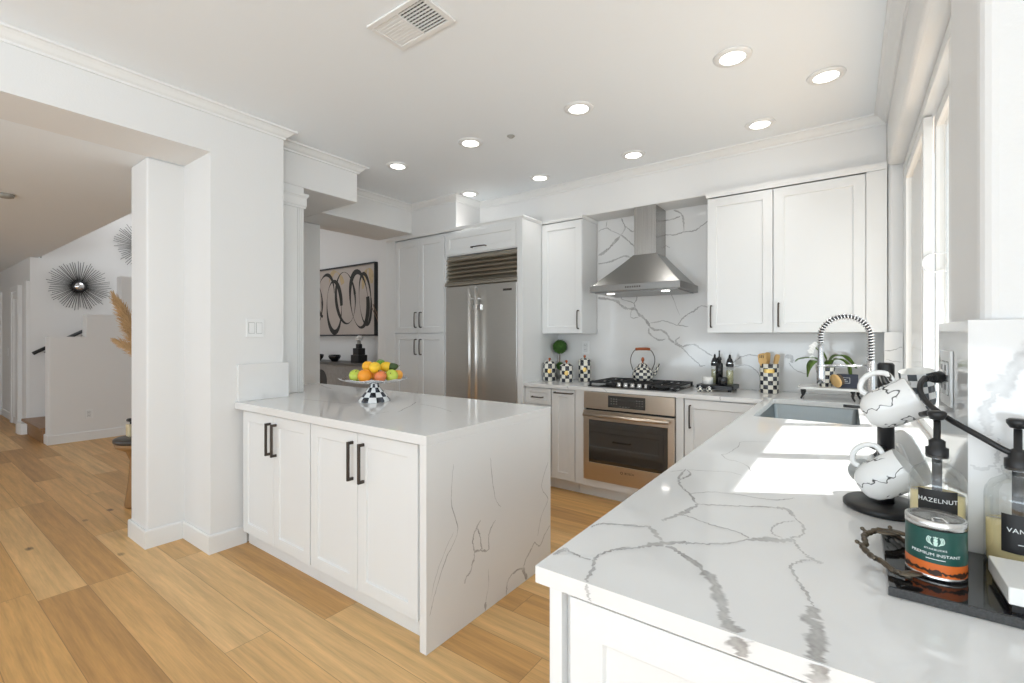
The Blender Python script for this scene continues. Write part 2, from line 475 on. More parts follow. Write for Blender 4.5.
class MB:
    def __init__(s):
        s.v, s.f, s.mi, s.uv, s.sm = [], [], [], [], []
    def face(s, idx, mi=0, uv=None, smooth=False):
        s.f.append(tuple(idx)); s.mi.append(mi); s.uv.append(uv); s.sm.append(smooth)
    def add(s, pts):
        n = len(s.v); s.v += [Vector(p) for p in pts]; return n
    def box(s, x0, x1, y0, y1, z0, z1, mi=0):
        x0, x1 = min(x0, x1), max(x0, x1); y0, y1 = min(y0, y1), max(y0, y1); z0, z1 = min(z0, z1), max(z0, z1)
        n = s.add([(x0, y0, z0), (x1, y0, z0), (x1, y1, z0), (x0, y1, z0), (x0, y0, z1), (x1, y0, z1), (x1, y1, z1), (x0, y1, z1)])
        for q in ((0, 3, 2, 1), (4, 5, 6, 7), (0, 1, 5, 4), (1, 2, 6, 5), (2, 3, 7, 6), (3, 0, 4, 7)):
            s.face([n + i for i in q], mi)
        return s
    def lathe(s, prof, c=(0, 0, 0), seg=32, mi=0, mis=None, vscale=1.0, smooth=True, a0=0.0):
        """prof: (r, z) from bottom to top; c: centre; mis: a material index per band."""
        rings = []
        L = [0.0]
        for a, b in zip(prof, prof[1:]):
            L.append(L[-1] + math.hypot(b[0] - a[0], b[1] - a[1]))
        tot = L[-1] or 1
        for r, z in prof:
            if r < 1e-6:
                rings.append([s.add([(c[0], c[1], c[2] + z)])] * seg)
            else:
                n = s.add([(c[0] + r * math.cos(a0 + 2 * PI * i / seg), c[1] + r * math.sin(a0 + 2 * PI * i / seg), c[2] + z) for i in range(seg)])
                rings.append([n + i for i in range(seg)])
        for k in range(len(prof) - 1):
            A, B = rings[k], rings[k + 1]
            for i in range(seg):
                j = (i + 1) % seg
                q = [A[i], A[j], B[j], B[i]]
                u = [(i / seg, L[k] / tot), ((i + 1) / seg, L[k] / tot), ((i + 1) / seg, L[k + 1] / tot), (i / seg, L[k + 1] / tot)]
                qq, uu = [], []
                for a, b in zip(q, u):
                    if a not in qq:
                        qq.append(a); uu.append(b)
                if len(qq) > 2:
                    s.face(qq, mis[k] if mis else mi, uu, smooth)
        return s
    def tube(s, pts, rad, seg=10, mi=0, caps=True, closed=False):
        pts = [Vector(p) for p in pts]
        n = len(pts)
        rr = rad if isinstance(rad, (list, tuple)) else [rad] * n
        rings = []
        up = None
        for i in range(n):
            if closed:
                t = (pts[(i + 1) % n] - pts[i - 1]).normalized()
            else:
                t = (pts[min(i + 1, n - 1)] - pts[max(i - 1, 0)]).normalized()
            if up is None:
                up = Vector((0, 0, 1)) if abs(t.z) < 0.9 else Vector((1, 0, 0))
            up = (up - t * up.dot(t)).normalized()
            w = t.cross(up)
            k = s.add([pts[i] + (up * math.cos(2 * PI * j / seg) + w * math.sin(2 * PI * j / seg)) * rr[i] for j in range(seg)])
            rings.append(k)
        m = n if closed else n - 1
        for i in range(m):
            A, B = rings[i], rings[(i + 1) % n]
            for j in range(seg):
                k = (j + 1) % seg
                s.face([A + j, A + k, B + k, B + j], mi, [(j / seg, i / m), ((j + 1) / seg, i / m), ((j + 1) / seg, (i + 1) / m), (j / seg, (i + 1) / m)], True)
        if caps and not closed:
            s.face([rings[0] + j for j in range(seg)][::-1], mi)
            s.face([rings[-1] + j for j in range(seg)], mi)
        return s
    def prism(s, poly, z0, z1, holes=(), mi=0):
        """poly in XY, extruded z0..z1, with optional holes."""
        loops = [list(poly)] + [list(h) for h in holes]
        flat = [p for l in loops for p in l]
        tris = tessellate_polygon([[Vector((p[0], p[1], 0)) for p in l] for l in loops])
        a = s.add([(p[0], p[1], z0) for p in flat]); b = s.add([(p[0], p[1], z1) for p in flat])
        for t in tris:
            A, B, C = [Vector((flat[i][0], flat[i][1], 0)) for i in t]
            t = list(t) if (B - A).cross(C - A).z > 0 else list(t)[::-1]
            s.face([b + i for i in t], mi); s.face([a + i for i in t[::-1]], mi)
        k = 0
        for li, l in enumerate(loops):
            n = len(l)
            area = sum(l[i][0] * l[(i + 1) % n][1] - l[(i + 1) % n][0] * l[i][1] for i in range(n))
            fwd = (area > 0) == (li == 0)
            for i in range(n):
                p, q = k + i, k + (i + 1) % n
                f = [a + p, a + q, b + q, b + p]
                s.face(f if fwd else f[::-1], mi)
            k += n
        return s
    def sweep(s, path, prof, mi=0):
        """prof: (out, z) closed polygon; out is to the right of the path's direction."""
        path = [Vector((p[0], p[1])) for p in path]
        n = len(path)
        ds = [(path[i + 1] - path[i]).normalized() for i in range(n - 1)]
        ns = [Vector((d.y, -d.x)) for d in ds]
        rings = []
        for i in range(n):
            if i == 0: o = ns[0]
            elif i == n - 1: o = ns[-1]
            else: o = (ns[i - 1] + ns[i]) / (1 + ns[i - 1].dot(ns[i]))
            rings.append(s.add([(path[i].x + o.x * a, path[i].y + o.y * a, z) for a, z in prof]))
        m = len(prof)
        for i in range(n - 1):
            for j in range(m):
                k = (j + 1) % m
                s.face([rings[i] + j, rings[i] + k, rings[i + 1] + k, rings[i + 1] + j], mi)
        s.face([rings[0] + j for j in range(m)][::-1], mi)
        s.face([rings[-1] + j for j in range(m)], mi)
        return s
    def ellipsoid(s, c, r, seg=20, rings=12, mi=0, dent=0.0):
        prof = []
        for i in range(rings + 1):
            t = -PI / 2 + PI * i / rings
            rr = math.cos(t); zz = math.sin(t)
            if dent:
                zz = zz - dent * math.exp(-(rr / 0.35) ** 2) * (1 if zz > 0 else -0.6)
            prof.append((0.0 if i in (0, rings) else rr, zz))
        q = MB().lathe(prof, (0, 0, 0), seg, mi)
        s.merge(q, Matrix.Translation(Vector(c)) @ Matrix.Diagonal((r[0], r[1], r[2], 1)))
        return s
    def merge(s, o, mx=None):
        n = len(s.v)
        s.v += [mx @ v for v in o.v] if mx else o.v
        for f, m, u, k in zip(o.f, o.mi, o.uv, o.sm):
            s.face([n + i for i in f], m, u, k)
        return s
    def build(s, name, mats, parent=None, bev=0.0, seg=2, loc=None, angle=30):
        org = ORG[parent.name] if parent else Vector(loc) if loc is not None else None
        if org is None:
            xs = [v.x for v in s.v]; ys = [v.y for v in s.v]; zs = [v.z for v in s.v]
            org = Vector(((min(xs) + max(xs)) / 2, (min(ys) + max(ys)) / 2, min(zs)))
        me = bpy.data.meshes.new(name)
        me.from_pydata([tuple(v - org) for v in s.v], [], s.f)
        for m in (mats if isinstance(mats, (list, tuple)) else [mats]):
            me.materials.append(m)
        uvl = me.uv_layers.new(name='UVMap')
        for p, mi, u, sm in zip(me.polygons, s.mi, s.uv, s.sm):
            p.material_index = mi
            p.use_smooth = sm
            if u:
                for li, c in zip(p.loop_indices, u):
                    uvl.data[li].uv = c
        me.validate()
        bm = bmesh.new(); bm.from_mesh(me)
        if not any(m == 1 and len(mats) > 1 and mats[1].name.endswith('vein') for m in s.mi if isinstance(mats, (list, tuple))):
            bmesh.ops.recalc_face_normals(bm, faces=bm.faces)
        bm.to_mesh(me); bm.free()
        o = bpy.data.objects.new(name, me)
        COL.objects.link(o)
        if parent:
            o.parent = parent
            ORG[o.name] = org
        else:
            o.location = org
            ORG[o.name] = org
        if bev:
            b = o.modifiers.new('bevel', 'BEVEL')
            b.width = bev; b.segments = seg; b.limit_method = 'ANGLE'; b.angle_limit = R(angle)
            b.harden_normals = False
        return o

def tag(o, label, cat, group=None):
    o['label'] = label
    o['category'] = cat
    if group:
        o['group'] = group
    return o

def thing(name, label, cat, loc, group=None):
    o = bpy.data.objects.new(name, None)
    o.empty_display_size = 0.05
    o.location = loc
    COL.objects.link(o)
    ORG[o.name] = Vector(loc)
    return tag(o, label, cat, group)

def struct(name, mb, m, bev=0.0, **k):
    o = mb.build(name, m, None, bev, **k)
    o['kind'] = 'structure'
    return o

def spart(name, mb, m, parent, bev=0.0, **k):
    return mb.build(name, m, parent, bev, **k)

def copy_tree(o, loc=None, parent=None):
    c = o.copy()
    COL.objects.link(c)
    ORG[c.name] = ORG[o.name]
    if parent:
        c.parent = parent
    for ch in list(o.children):
        if not ch.name.startswith('__'):
            copy_tree(ch, None, c)
    if loc is not None:
        c.location = loc
    return c

def smooth_path(pts, n=6):
    """Catmull-Rom through pts."""
    P0 = [Vector(p) for p in pts]
    out = []
    for i in range(len(P0) - 1):
        a = P0[max(i - 1, 0)]; b = P0[i]; c = P0[i + 1]; d = P0[min(i + 2, len(P0) - 1)]
        for k in range(n):
            t = k / n
            out.append(0.5 * ((2 * b) + (c - a) * t + (2 * a - 5 * b + 4 * c - d) * t * t + (-a + 3 * b - 3 * c + d) * t ** 3))
    out.append(P0[-1])
    return out

VN = [0]
def veins(mb, data, fn, lift, clip=None, mi=1, wmul=1.0, jitter=1.0):
    """Grey veins running in the slab's surface: data = (width, 2-D points); fn maps (u, v, lift) to 3-D."""
    rnd = random.Random(5)
    for w, pts in data:
        VN[0] += 1
        w = w * wmul
        p2 = [Vector((a, b, 0)) for a, b in pts]
        path = smooth_path(p2, 8)
        n = len(path)
        lift2 = lift + 0.000012 * (VN[0] % 40)
        L, Rr = [], []
        ph = rnd.random() * 9
        for i, q in enumerate(path):
            t = (path[min(i + 1, n - 1)] - path[max(i - 1, 0)])
            t = t.normalized() if t.length > 1e-9 else Vector((1, 0, 0))
            nn = Vector((-t.y, t.x, 0))
            jit = jitter * (min(w, 0.008) * 0.25 + 0.0012) * (rnd.random() - 0.5) * 2
            ww = w * (0.70 + 0.20 * math.sin(i * 0.45 + ph) + 0.12 * rnd.random())
            e = min(1.0, 0.45 + 0.55 * min(i, n - 1 - i) / 4)
            ww *= e
            c = q + nn * jit
            a, b = c + nn * ww, c - nn * ww
            if clip:
                a = Vector((min(max(a.x, clip[0]), clip[1]), min(max(a.y, clip[2]), clip[3]), 0))
                b = Vector((min(max(b.x, clip[0]), clip[1]), min(max(b.y, clip[2]), clip[3]), 0))
            L.append(a); Rr.append(b)
        k = mb.add([fn(v.x, v.y, lift2) for v in L]); m = mb.add([fn(v.x, v.y, lift2) for v in Rr])
        for i in range(n - 1):
            f = [k + i, m + i, m + i + 1, k + i + 1]
            uv = [(i / n, 1), (i / n, -1), ((i + 1) / n, -1), ((i + 1) / n, 1)]
            A, B, C = mb.v[f[0]], mb.v[f[1]], mb.v[f[2]]
            o = Vector(fn(0, 0, 1)) - Vector(fn(0, 0, 0))
            if (B - A).cross(C - A).dot(o) < 0:
                f = f[::-1]; uv = uv[::-1]
            mb.face(f, mi, uv)

# ---- front panels: mapped by facing
def facing(axis, pos):
    """returns fn(u, v, w) -> xyz; w outwards from the plane at pos"""
    if axis == '-Y': return lambda u, v, w: (u, pos - w, v)
    if axis == '+Y': return lambda u, v, w: (u, pos + w, v)
    if axis == '-X': return lambda u, v, w: (pos - w, u, v)
    if axis == '+X': return lambda u, v, w: (pos + w, u, v)

def panel_box(mb, fn, u0, u1, v0, v1, w0, w1, mi=0):
    a, b = fn(u0, v0, w0), fn(u1, v1, w1)
    return mb.box(a[0], b[0], a[1], b[1], a[2], b[2], mi)

def shaker(fn, u0, u1, v0, v1, rail=0.062, t=0.02, rec=0.009):
    """A shaker door: frame with a recessed flat panel."""
    mb = MB()
    s = 0.004
    O = [(u0, v0), (u1, v0), (u1, v1), (u0, v1)]
    I = [(u0 + rail, v0 + rail), (u1 - rail, v0 + rail), (u1 - rail, v1 - rail), (u0 + rail, v1 - rail)]
    J = [(u0 + rail + s, v0 + rail + s), (u1 - rail - s, v0 + rail + s), (u1 - rail - s, v1 - rail - s), (u0 + rail + s, v1 - rail - s)]
    a = mb.add([fn(u, v, 0) for u, v in O]); b = mb.add([fn(u, v, t) for u, v in O])
    c = mb.add([fn(u, v, t) for u, v in I]); d = mb.add([fn(u, v, t - rec) for u, v in J])
    mb.face([a, a + 1, a + 2, a + 3])
    mb.face([d, d + 1, d + 2, d + 3])
    for i in range(4):
        j = (i + 1) % 4
        mb.face([a + i, a + j, b + j, b + i]); mb.face([b + i, b + j, c + j, c + i]); mb.face([c + i, c + j, d + j, d + i])
    return mb

def door(parent, fn, u0, u1, v0, v1, name='door', rail=0.062):
    return shaker(fn, u0, u1, v0, v1, rail).build(name, M['cabinet'], parent, 0.0015)

def bar_pull(fn, u, v0, v1, horizontal=False, t=0.02, r=0.006, out=0.034, square=True):
    mb = MB()
    if horizontal:
        panel_box(mb, fn, v0, v1, u - r, u + r, t + out - 2 * r, t + out)
        for e in (v0, v1 - 2 * r):
            panel_box(mb, fn, e, e + 2 * r, u - r, u + r, t, t + out - r)
    else:
        panel_box(mb, fn, u - r, u + r, v0, v1, t + out - 2 * r, t + out)
        for e in (v0, v1 - 2.4 * r):
            panel_box(mb, fn, u - r, u + r, e, e + 2.4 * r, t, t + out - r)
    return mb

def slim_pull(fn, u, v0, v1, horizontal=False, t=0.02, r=0.006, out=0.032):
    """Slim bow pull with round feet."""
    pts = []
    a = v0 + 0.008; b = v1 - 0.008
    seq = [(a, t), (a, t + out * 0.7), (a + 0.012, t + out), ((a + b) / 2, t + out * 1.08), (b - 0.012, t + out), (b, t + out * 0.7), (b, t)]
    for q, w in smooth_path([(x, y, 0) for x, y in seq], 3) and [(p.x, p.y) for p in smooth_path([(x, y, 0) for x, y in seq], 3)]:
        pts.append(fn(q, u, w) if horizontal else fn(u, q, w))
    return MB().tube(pts, r, 8)

# ------------------------------------------------------------------ the setting
CEIL, SOF, HALLZ = 2.75, 2.45, 2.46
XW = -3.159
struct('floor', MB().box(-13.2, 3.0, -3.6, 5.2, -0.1, 0), M['floor'], loc=(0, 0, 0))
struct('ceiling', MB().box(-3.57, 2.8, -3.6, 1.42, CEIL, CEIL + 0.12).box(-4.42, 0.385, 1.42, 4.3, CEIL, CEIL + 0.12), M['ceiling'])
struct('ceiling_hall', MB().box(-13.2, -3.566, -3.6, 1.213, HALLZ, 2.7).box(-13.2, -4.43, 1.213, 1.385, HALLZ, 2.7).box(-4.43, -3.868, 1.213, 1.5, HALLZ, 2.7), M['ceiling'])
struct('ceiling_stairwell', MB().box(-13.2, -4.42, 1.385, 5.2, 3.6, 3.7), M['ceiling'])
struct('wall_stairwell', MB().box(-13.2, -4.42, 1.385, 1.45, 2.7, 3.6), M['wall'])
# left wall of the kitchen with the cased opening
ZY = Matrix(((0, 0, 1, 0), (1, 0, 0, 0), (0, 1, 0, 0), (0, 0, 0, 1)))     # (y, z, x) profile -> world
lw = MB().merge(MB().prism([(-3.6, 0), (-3.0, 0), (-3.0, HALLZ), (1.213, HALLZ), (1.213, 0), (1.665, 0), (1.665, CEIL), (-3.6, CEIL)], -3.565, XW), ZY)
struct('wall_left', lw, M['wall'])
struct('wall_left_pillar', MB().prism([(-3.868, 1.009), (-3.5655, 1.009), (-3.5655, 1.664), (-4.43, 1.664), (-4.43, 1.5), (-3.868, 1.5)], 0, HALLZ).box(-4.43, -3.5655, 1.5, 1.664, HALLZ, CEIL)
       .box(-4.43, -4.28, 1.664, 2.63, 0, SOF), M['wall'], 0.012, seg=3)
struct('beam_left', MB().box(-4.28, -3.32, 1.665, 2.376, SOF, CEIL), M['wall'], 0.006)
struct('beam_passage', MB().box(-4.28, -3.845, 2.376, 3.455, SOF, CEIL).box(-4.43, -4.28, 1.4, 4.2, SOF, 3.6), M['wall'], 0.006)
# soffit over the cabinets
struct('soffit_back', MB().prism([(-4.28, 3.44), (-3.19, 3.44), (-3.19, 3.81), (0.2, 3.81), (0.2, 4.1), (-4.28, 4.1)], 2.43, CEIL), M['wall'], 0.008, seg=3)
struct('wall_back', MB().box(-8.0, 0.45, 4.08, 4.25, 0, 3.6), M['wall'])
struct('wall_dining', MB().box(-9.5, -7.95, 4.08, 4.25, 0, 3.6).box(-4.43, -4.285, 3.45, 4.08, 0, SOF), M['wall'])
# window wall on the right: below, above and beside the opening
WX = 0.2
struct('wall_right', MB().box(WX, 0.385, 1.22, 1.55, 0.0, CEIL).box(WX, 0.385, 3.76, 4.1, 0.0, CEIL).box(WX, 0.385, 1.55, 3.76, 2.40, CEIL)
       .box(WX, 0.385, 1.55, 3.76, 0, 0.88), M['wall'], 0.025, seg=4)
struct('wall_alcove', MB().box(0.385, 2.8, 1.22, 1.42, 0, CEIL), M['wall'])
struct('wall_light_block', MB().box(1.10, 1.25, -0.30, 1.2195, 0, CEIL), M['wall'])  # unseen wall added to keep the side lamp off the alcove wall
struct('wall_right_rear', MB().box(2.6, 2.8, -3.6, -2.7, 0, CEIL).box(2.6, 2.8, 0.3, 1.22, 0, CEIL).box(2.6, 2.8, -2.7, 0.3, 0, 0.35).box(2.6, 2.8, -2.7, 0.3, 2.35, CEIL), M['wall'])
struct('wall_rear', MB().box(-13.2, -9.0, -3.6, -3.45, 0, CEIL).box(-5.0, -3.3, -3.6, -3.45, 0, CEIL).box(1.3, 2.8, -3.6, -3.45, 0, CEIL)
       .box(-3.3, 1.3, -3.6, -3.45, 2.35, CEIL).box(-9.0, -5.0, -3.6, -3.45, 2.3, CEIL).box(-9.0, -5.0, -3.6, -3.45, 0, 0.3), M['wall'])
struct('wall_hall', MB().box(-13.2, -9.35, 1.30, 1.42, 0, HALLZ).box(-13.2, -13.05, -3.6, 1.3, 0, CEIL), M['wall'])
struct('wall_stairs', MB().box(-9.5, -9.35, 1.42, 4.1, 0, 3.6), M['wall'])
struct('wall_half', MB().merge(MB().prism([(1.267, 0), (3.6, 0), (3.6, 2.69), (2.64, 2.69), (2.64, 2.42), (2.30, 2.42), (2.30, 2.155), (1.956, 2.155), (1.956, 1.889), (1.614, 1.889), (1.614, 1.333), (1.267, 1.333)][:2] +
        [(3.6, 2.96), (2.98, 2.96), (2.98, 2.69), (2.64, 2.69), (2.64, 2.42), (2.30, 2.42), (2.30, 2.155), (1.97, 2.155), (1.97, 1.622), (1.614, 1.622), (1.614, 1.333), (1.267, 1.333)], 0, 0.2),
        Matrix(((0, 0, -1, -7.95), (1, 0, 0, 0), (0, 1, 0, 0), (0, 0, 0, 1)))), M['wall'], 0.006)

def crown(path, n):
    p = [(0, CEIL - 0.062), (0.010, CEIL - 0.062), (0.012, CEIL - 0.05), (0.024, CEIL - 0.042), (0.040, CEIL - 0.024), (0.052, CEIL - 0.014), (0.066, CEIL - 0.012), (0.068, CEIL - 0.0005), (0, CEIL - 0.0005)]
    struct('trim_%d' % n, MB().sweep(path, p), M['trim'])
crown([(XW, -3.4), (XW, 1.665), (-3.32, 1.665), (-3.32, 2.376), (-3.845, 2.376), (-3.845, 3.44), (-3.19, 3.44), (-3.19, 3.81), (0.2, 3.81), (0.2, 1.22), (2.6, 1.22)], 1)
def skirting(name, path):
    struct(name, MB().sweep(path, [(0, 0), (0.014, 0), (0.014, 0.105), (0.010, 0.115), (0, 0.115)]), M['trim'], 0.001)
skirting('baseboard_left', [(-4.40, 1.5), (-3.868, 1.5), (-3.868, 1.009), (-3.564, 1.009), (-3.564, 1.213), (XW, 1.213), (XW, 1.42)])
skirting('baseboard_half_wall', [(-8.15, 1.5), (-8.15, 1.267), (-7.95, 1.267), (-7.95, 3.6)])
skirting('baseboard_hall', [(-13.0, 1.30), (-10.62, 1.30)])
skirting('baseboard_stairs', [(-9.95, 1.30), (-9.35, 1.30)])
# fluted pilaster at the wall end, standing on the peninsula top
pm = MB().box(-3.62, -3.32, 1.667, 1.905, 0.915, SOF)
for yy in (1.700, 1.716, 1.856, 1.872, 1.888):
    pm.box(-3.325, -3.314, yy, yy + 0.008, 0.915, 2.29)
cap = [(0, 2.29), (0.010, 2.29), (0.012, 2.305), (0.016, 2.31), (0.016, 2.365), (0.022, 2.378), (0.026, 2.382), (0.026, 2.40), (0, 2.40)]
pm.sweep([(-3.32, 1.667), (-3.32, 1.905), (-3.62, 1.905)], cap)
struct('trim_2', pm, M['trim'], 0.0015)

# window: frame, sashes and panes
win = MB()
X0, X1 = 0.275, 0.385
win.box(X0, X1, 1.56, 1.61, 0.916, 2.396).box(X0, X1, 3.70, 3.756, 0.916, 2.396).box(X0, X1, 1.61, 3.70, 2.345, 2.396).box(X0, X1, 1.61, 3.70, 0.916, 0.955)
wo = struct('window_1', win, M['trim'], 0.003)
for tr, (a, b) in ((0.275, (2.84, 3.70)), (0.318, (2.12, 2.885)), (0.275, (1.61, 2.165))):
    sm_ = MB()
    x0, x1 = tr + 0.003, tr + 0.037
    sm_.box(x0, x1, a, a + 0.045, 0.955, 2.335).box(x0, x1, b - 0.045, b, 0.955, 2.335).box(x0, x1, a + 0.045, b - 0.045, 2.285, 2.335).box(x0, x1, a + 0.045, b - 0.045, 0.955, 1.0)
    so = spart('sash', sm_, M['trim'], wo, 0.002)
    spart('pane', MB().box(x0 + 0.014, x0 + 0.02, a + 0.04, b - 0.04, 0.995, 2.29), M['glass'], so)
ring = MB()
ring.tube([(0.316 + 0.042 * math.cos(t), 2.832, 1.665 + 0.042 * math.sin(t)) for t in [2 * PI * i / 28 for i in range(28)]], 0.004, 8, closed=True)
spart('latch', ring, M['white_plastic'], wo)

# white door casing and door at the far end of the hall
dc = MB().box(-10.62, -10.50, 1.255, 1.31, 0, 2.10).box(-10.50, -10.05, 1.255, 1.31, 2.02, 2.10).box(-10.05, -9.95, 1.255, 1.31, 0, 2.10)
do = struct('door_1', dc, M['trim'], 0.004)
spart('door_panel', shaker(facing('-Y', 1.298), -10.50, -10.05, 0.01, 2.02, 0.1, 0.03), M['trim'], do)
struct('trim_3', MB().box(-9.50, -9.36, 1.262, 1.305, 0, 2.12), M['trim'], 0.004)
struct('trim_4', MB().box(-12.3, -11.75, 1.25, 1.31, 0, 2.1), M['trim'], 0.004)

# ------------------------------------------------------------------ quartz worktops and splashbacks
CNT = [(0.006,[(-0.413,1.487),(-0.392,1.348),(-0.339,1.257),(-0.301,1.191)]),(0.012,[(-0.301,1.191),(-0.306,1.137),(-0.32,1.086),(-0.338,1.037)]),
(0.007,[(-0.301,1.191),(-0.258,1.212),(-0.212,1.239),(-0.162,1.268),(-0.137,1.276)]),(0.014,[(-0.141,1.276),(-0.12,1.279),(-0.1,1.24)]),
(0.005,[(-0.1,1.24),(-0.078,1.178),(-0.08,1.126),(-0.1,1.101)]),(0.004,[(-0.098,1.212),(-0.119,1.182),(-0.134,1.138),(-0.126,1.102),(-0.11,1.094)]),
(0.004,[(-0.442,0.939),(-0.396,0.967),(-0.348,0.988)]),(0.011,[(-0.35,0.992),(-0.325,0.958),(-0.298,0.929)]),
(0.012,[(-0.302,0.926),(-0.267,0.907),(-0.235,0.886),(-0.203,0.857)]),(0.020,[(-0.207,0.859),(-0.184,0.833),(-0.167,0.791),(-0.153,0.752),(-0.143,0.722)]),
(0.026,[(-0.146,0.732),(-0.137,0.716),(-0.128,0.701)]),(0.005,[(-0.381,0.809),(-0.364,0.847),(-0.33,0.878)]),
(0.014,[(-0.334,0.876),(-0.312,0.909),(-0.275,0.946),(-0.257,0.954)]),(0.006,[(-0.264,0.951),(-0.233,0.969),(-0.2,0.995),(-0.16,1.048)]),
(0.02,[(-0.167,1.041),(-0.136,1.065),(-0.108,1.078),(-0.09,1.099)]),(0.005,[(-0.092,1.093),(-0.078,1.057),(-0.063,1.03),(-0.053,1.018)]),
(0.011,[(-0.064,1.031),(-0.049,1.016),(-0.037,1.012)]),(0.005,[(-0.056,1.016),(-0.074,0.993),(-0.083,0.962),(-0.069,0.916),(-0.054,0.877),(-0.044,0.842)]),
(0.022,[(-0.047,0.84),(-0.042,0.82),(-0.048,0.785)]),(0.024,[(-0.048,0.803),(-0.037,0.781),(-0.034,0.745),(-0.035,0.715),(-0.033,0.701)]),
(0.005,[(-0.311,1.102),(-0.275,1.089),(-0.242,1.078),(-0.191,1.07),(-0.163,1.051)]),(0.004,[(-0.339,1.257),(-0.293,1.306),(-0.236,1.324),(-0.184,1.327),(-0.144,1.341),(-0.112,1.383)]),
(0.003,[(-0.441,1.427),(-0.403,1.481),(-0.357,1.501),(-0.297,1.531),(-0.256,1.517)]),(0.006,[(-0.403,1.481),(-0.384,1.435),(-0.391,1.365),(-0.383,1.326),(-0.36,1.279)]),
(0.003,[(-0.167,2.149),(-0.256,2.062),(-0.338,2.002),(-0.335,1.912),(-0.345,1.775),(-0.357,1.74),(-0.328,1.686),(-0.299,1.679),(-0.262,1.638),(-0.236,1.554)]),
(0.003,[(-0.167,2.149),(-0.108,2.202),(-0.043,2.238),(0.005,2.262)]),(0.003,[(-0.184,2.551),(-0.123,2.506),(-0.071,2.408),(0.005,2.413)]),
(0.014,[(-0.455,0.754),(-0.449,0.774),(-0.441,0.792)]),(0.005,[(-0.45,0.791),(-0.422,0.781),(-0.397,0.775),(-0.377,0.779)]),
(0.006,[(-0.37,0.834),(-0.382,0.795),(-0.373,0.764),(-0.365,0.75),(-0.36,0.716),(-0.356,0.701)]),(0.004,[(-0.37,0.834),(-0.352,0.855),(-0.332,0.875)]),
(0.004,[(-0.45,0.91),(-0.447,0.929),(-0.434,0.947),(-0.387,0.966),(-0.349,0.989)]),(0.003,[(0.065,0.943),(0.113,0.958),(0.163,0.966),(0.198,0.961)]),
(0.005,[(-1.93,3.47),(-1.92,3.56),(-1.88,3.64)]),(0.005,[(-0.72,3.47),(-0.70,3.56),(-0.62,3.66)]),(0.004,[(-0.50,3.60),(-0.40,3.70),(-0.30,3.72)])]
BSP = [(0.022,[(-1.93,2.104),(-1.852,2.141),(-1.775,2.204),(-1.71,2.266)]),(0.008,[(-1.93,2.335),(-1.852,2.357),(-1.794,2.322),(-1.682,2.263)]),
(0.012,[(-1.719,2.282),(-1.682,2.254),(-1.627,2.203),(-1.572,2.145)]),(0.01,[(-1.71,2.266),(-1.663,2.33),(-1.682,2.386),(-1.7,2.424)]),
(0.008,[(-1.654,2.347),(-1.609,2.297),(-1.572,2.287)]),(0.006,[(-1.842,2.427),(-1.852,2.36)]),
(0.014,[(-1.93,2.026),(-1.833,2.031),(-1.756,2.051),(-1.672,2.072),(-1.609,2.053)]),(0.01,[(-1.40,2.318),(-1.313,2.34),(-1.247,2.347),(-1.167,2.36)]),
(0.012,[(-1.223,2.421),(-1.167,2.392),(-1.143,2.34),(-1.135,2.233)]),(0.009,[(-1.39,2.23),(-1.313,2.224),(-1.215,2.211),(-1.135,2.225),(-1.057,2.222),(-0.995,2.254),(-0.92,2.31)]),
(0.006,[(-1.313,2.165),(-1.288,2.126),(-1.255,2.105)]),(0.02,[(-1.93,1.705),(-1.915,1.698),(-1.843,1.687),(-1.749,1.662),(-1.714,1.634),(-1.669,1.596),(-1.624,1.587)]),
(0.02,[(-1.629,1.587),(-1.568,1.58),(-1.53,1.531),(-1.486,1.498),(-1.454,1.46),(-1.433,1.418)]),(0.007,[(-1.563,1.739),(-1.552,1.675),(-1.574,1.633),(-1.568,1.585)]),
(0.006,[(-1.703,1.709),(-1.692,1.676),(-1.613,1.651),(-1.579,1.633)]),(0.006,[(-1.601,1.581),(-1.607,1.506),(-1.535,1.506)]),
(0.008,[(-1.433,1.455),(-1.375,1.459),(-1.313,1.47),(-1.252,1.451),(-1.192,1.43),(-1.099,1.416)]),(0.011,[(-1.187,1.435),(-1.153,1.48),(-1.114,1.514),(-1.056,1.547),(-0.99,1.588),(-0.92,1.565)]),
(0.016,[(-1.433,1.418),(-1.386,1.392),(-1.323,1.386),(-1.282,1.355),(-1.252,1.304),(-1.212,1.274)]),(0.012,[(-1.438,1.413),(-1.438,1.366),(-1.386,1.319),(-1.344,1.298),(-1.293,1.309)]),
(0.024,[(-1.212,1.274),(-1.182,1.259),(-1.153,1.244)]),(0.014,[(-1.202,1.274),(-1.202,1.304),(-1.172,1.329)]),
(0.012,[(-1.153,1.244),(-1.095,1.26),(-1.047,1.263),(-1.0,1.231),(-0.908,1.17)]),(0.009,[(-1.163,1.244),(-1.114,1.195),(-1.066,1.146),(-1.019,1.108),(-1.0,1.084),(-0.963,1.095)]),
(0.004,[(-1.252,1.721),(-1.212,1.617),(-1.172,1.515)]),(0.009,[(-0.80,1.09),(-0.738,1.135),(-0.694,1.168),(-0.629,1.186),(-0.545,1.18)]),
(0.008,[(-0.82,1.075),(-0.738,1.087),(-0.665,1.105),(-0.608,1.084),(-0.566,1.038),(-0.545,0.954)]),(0.028,[(-0.39,1.179),(-0.351,1.177),(-0.345,1.132)]),
(0.007,[(-0.364,1.131),(-0.325,1.08),(-0.255,1.053)])]
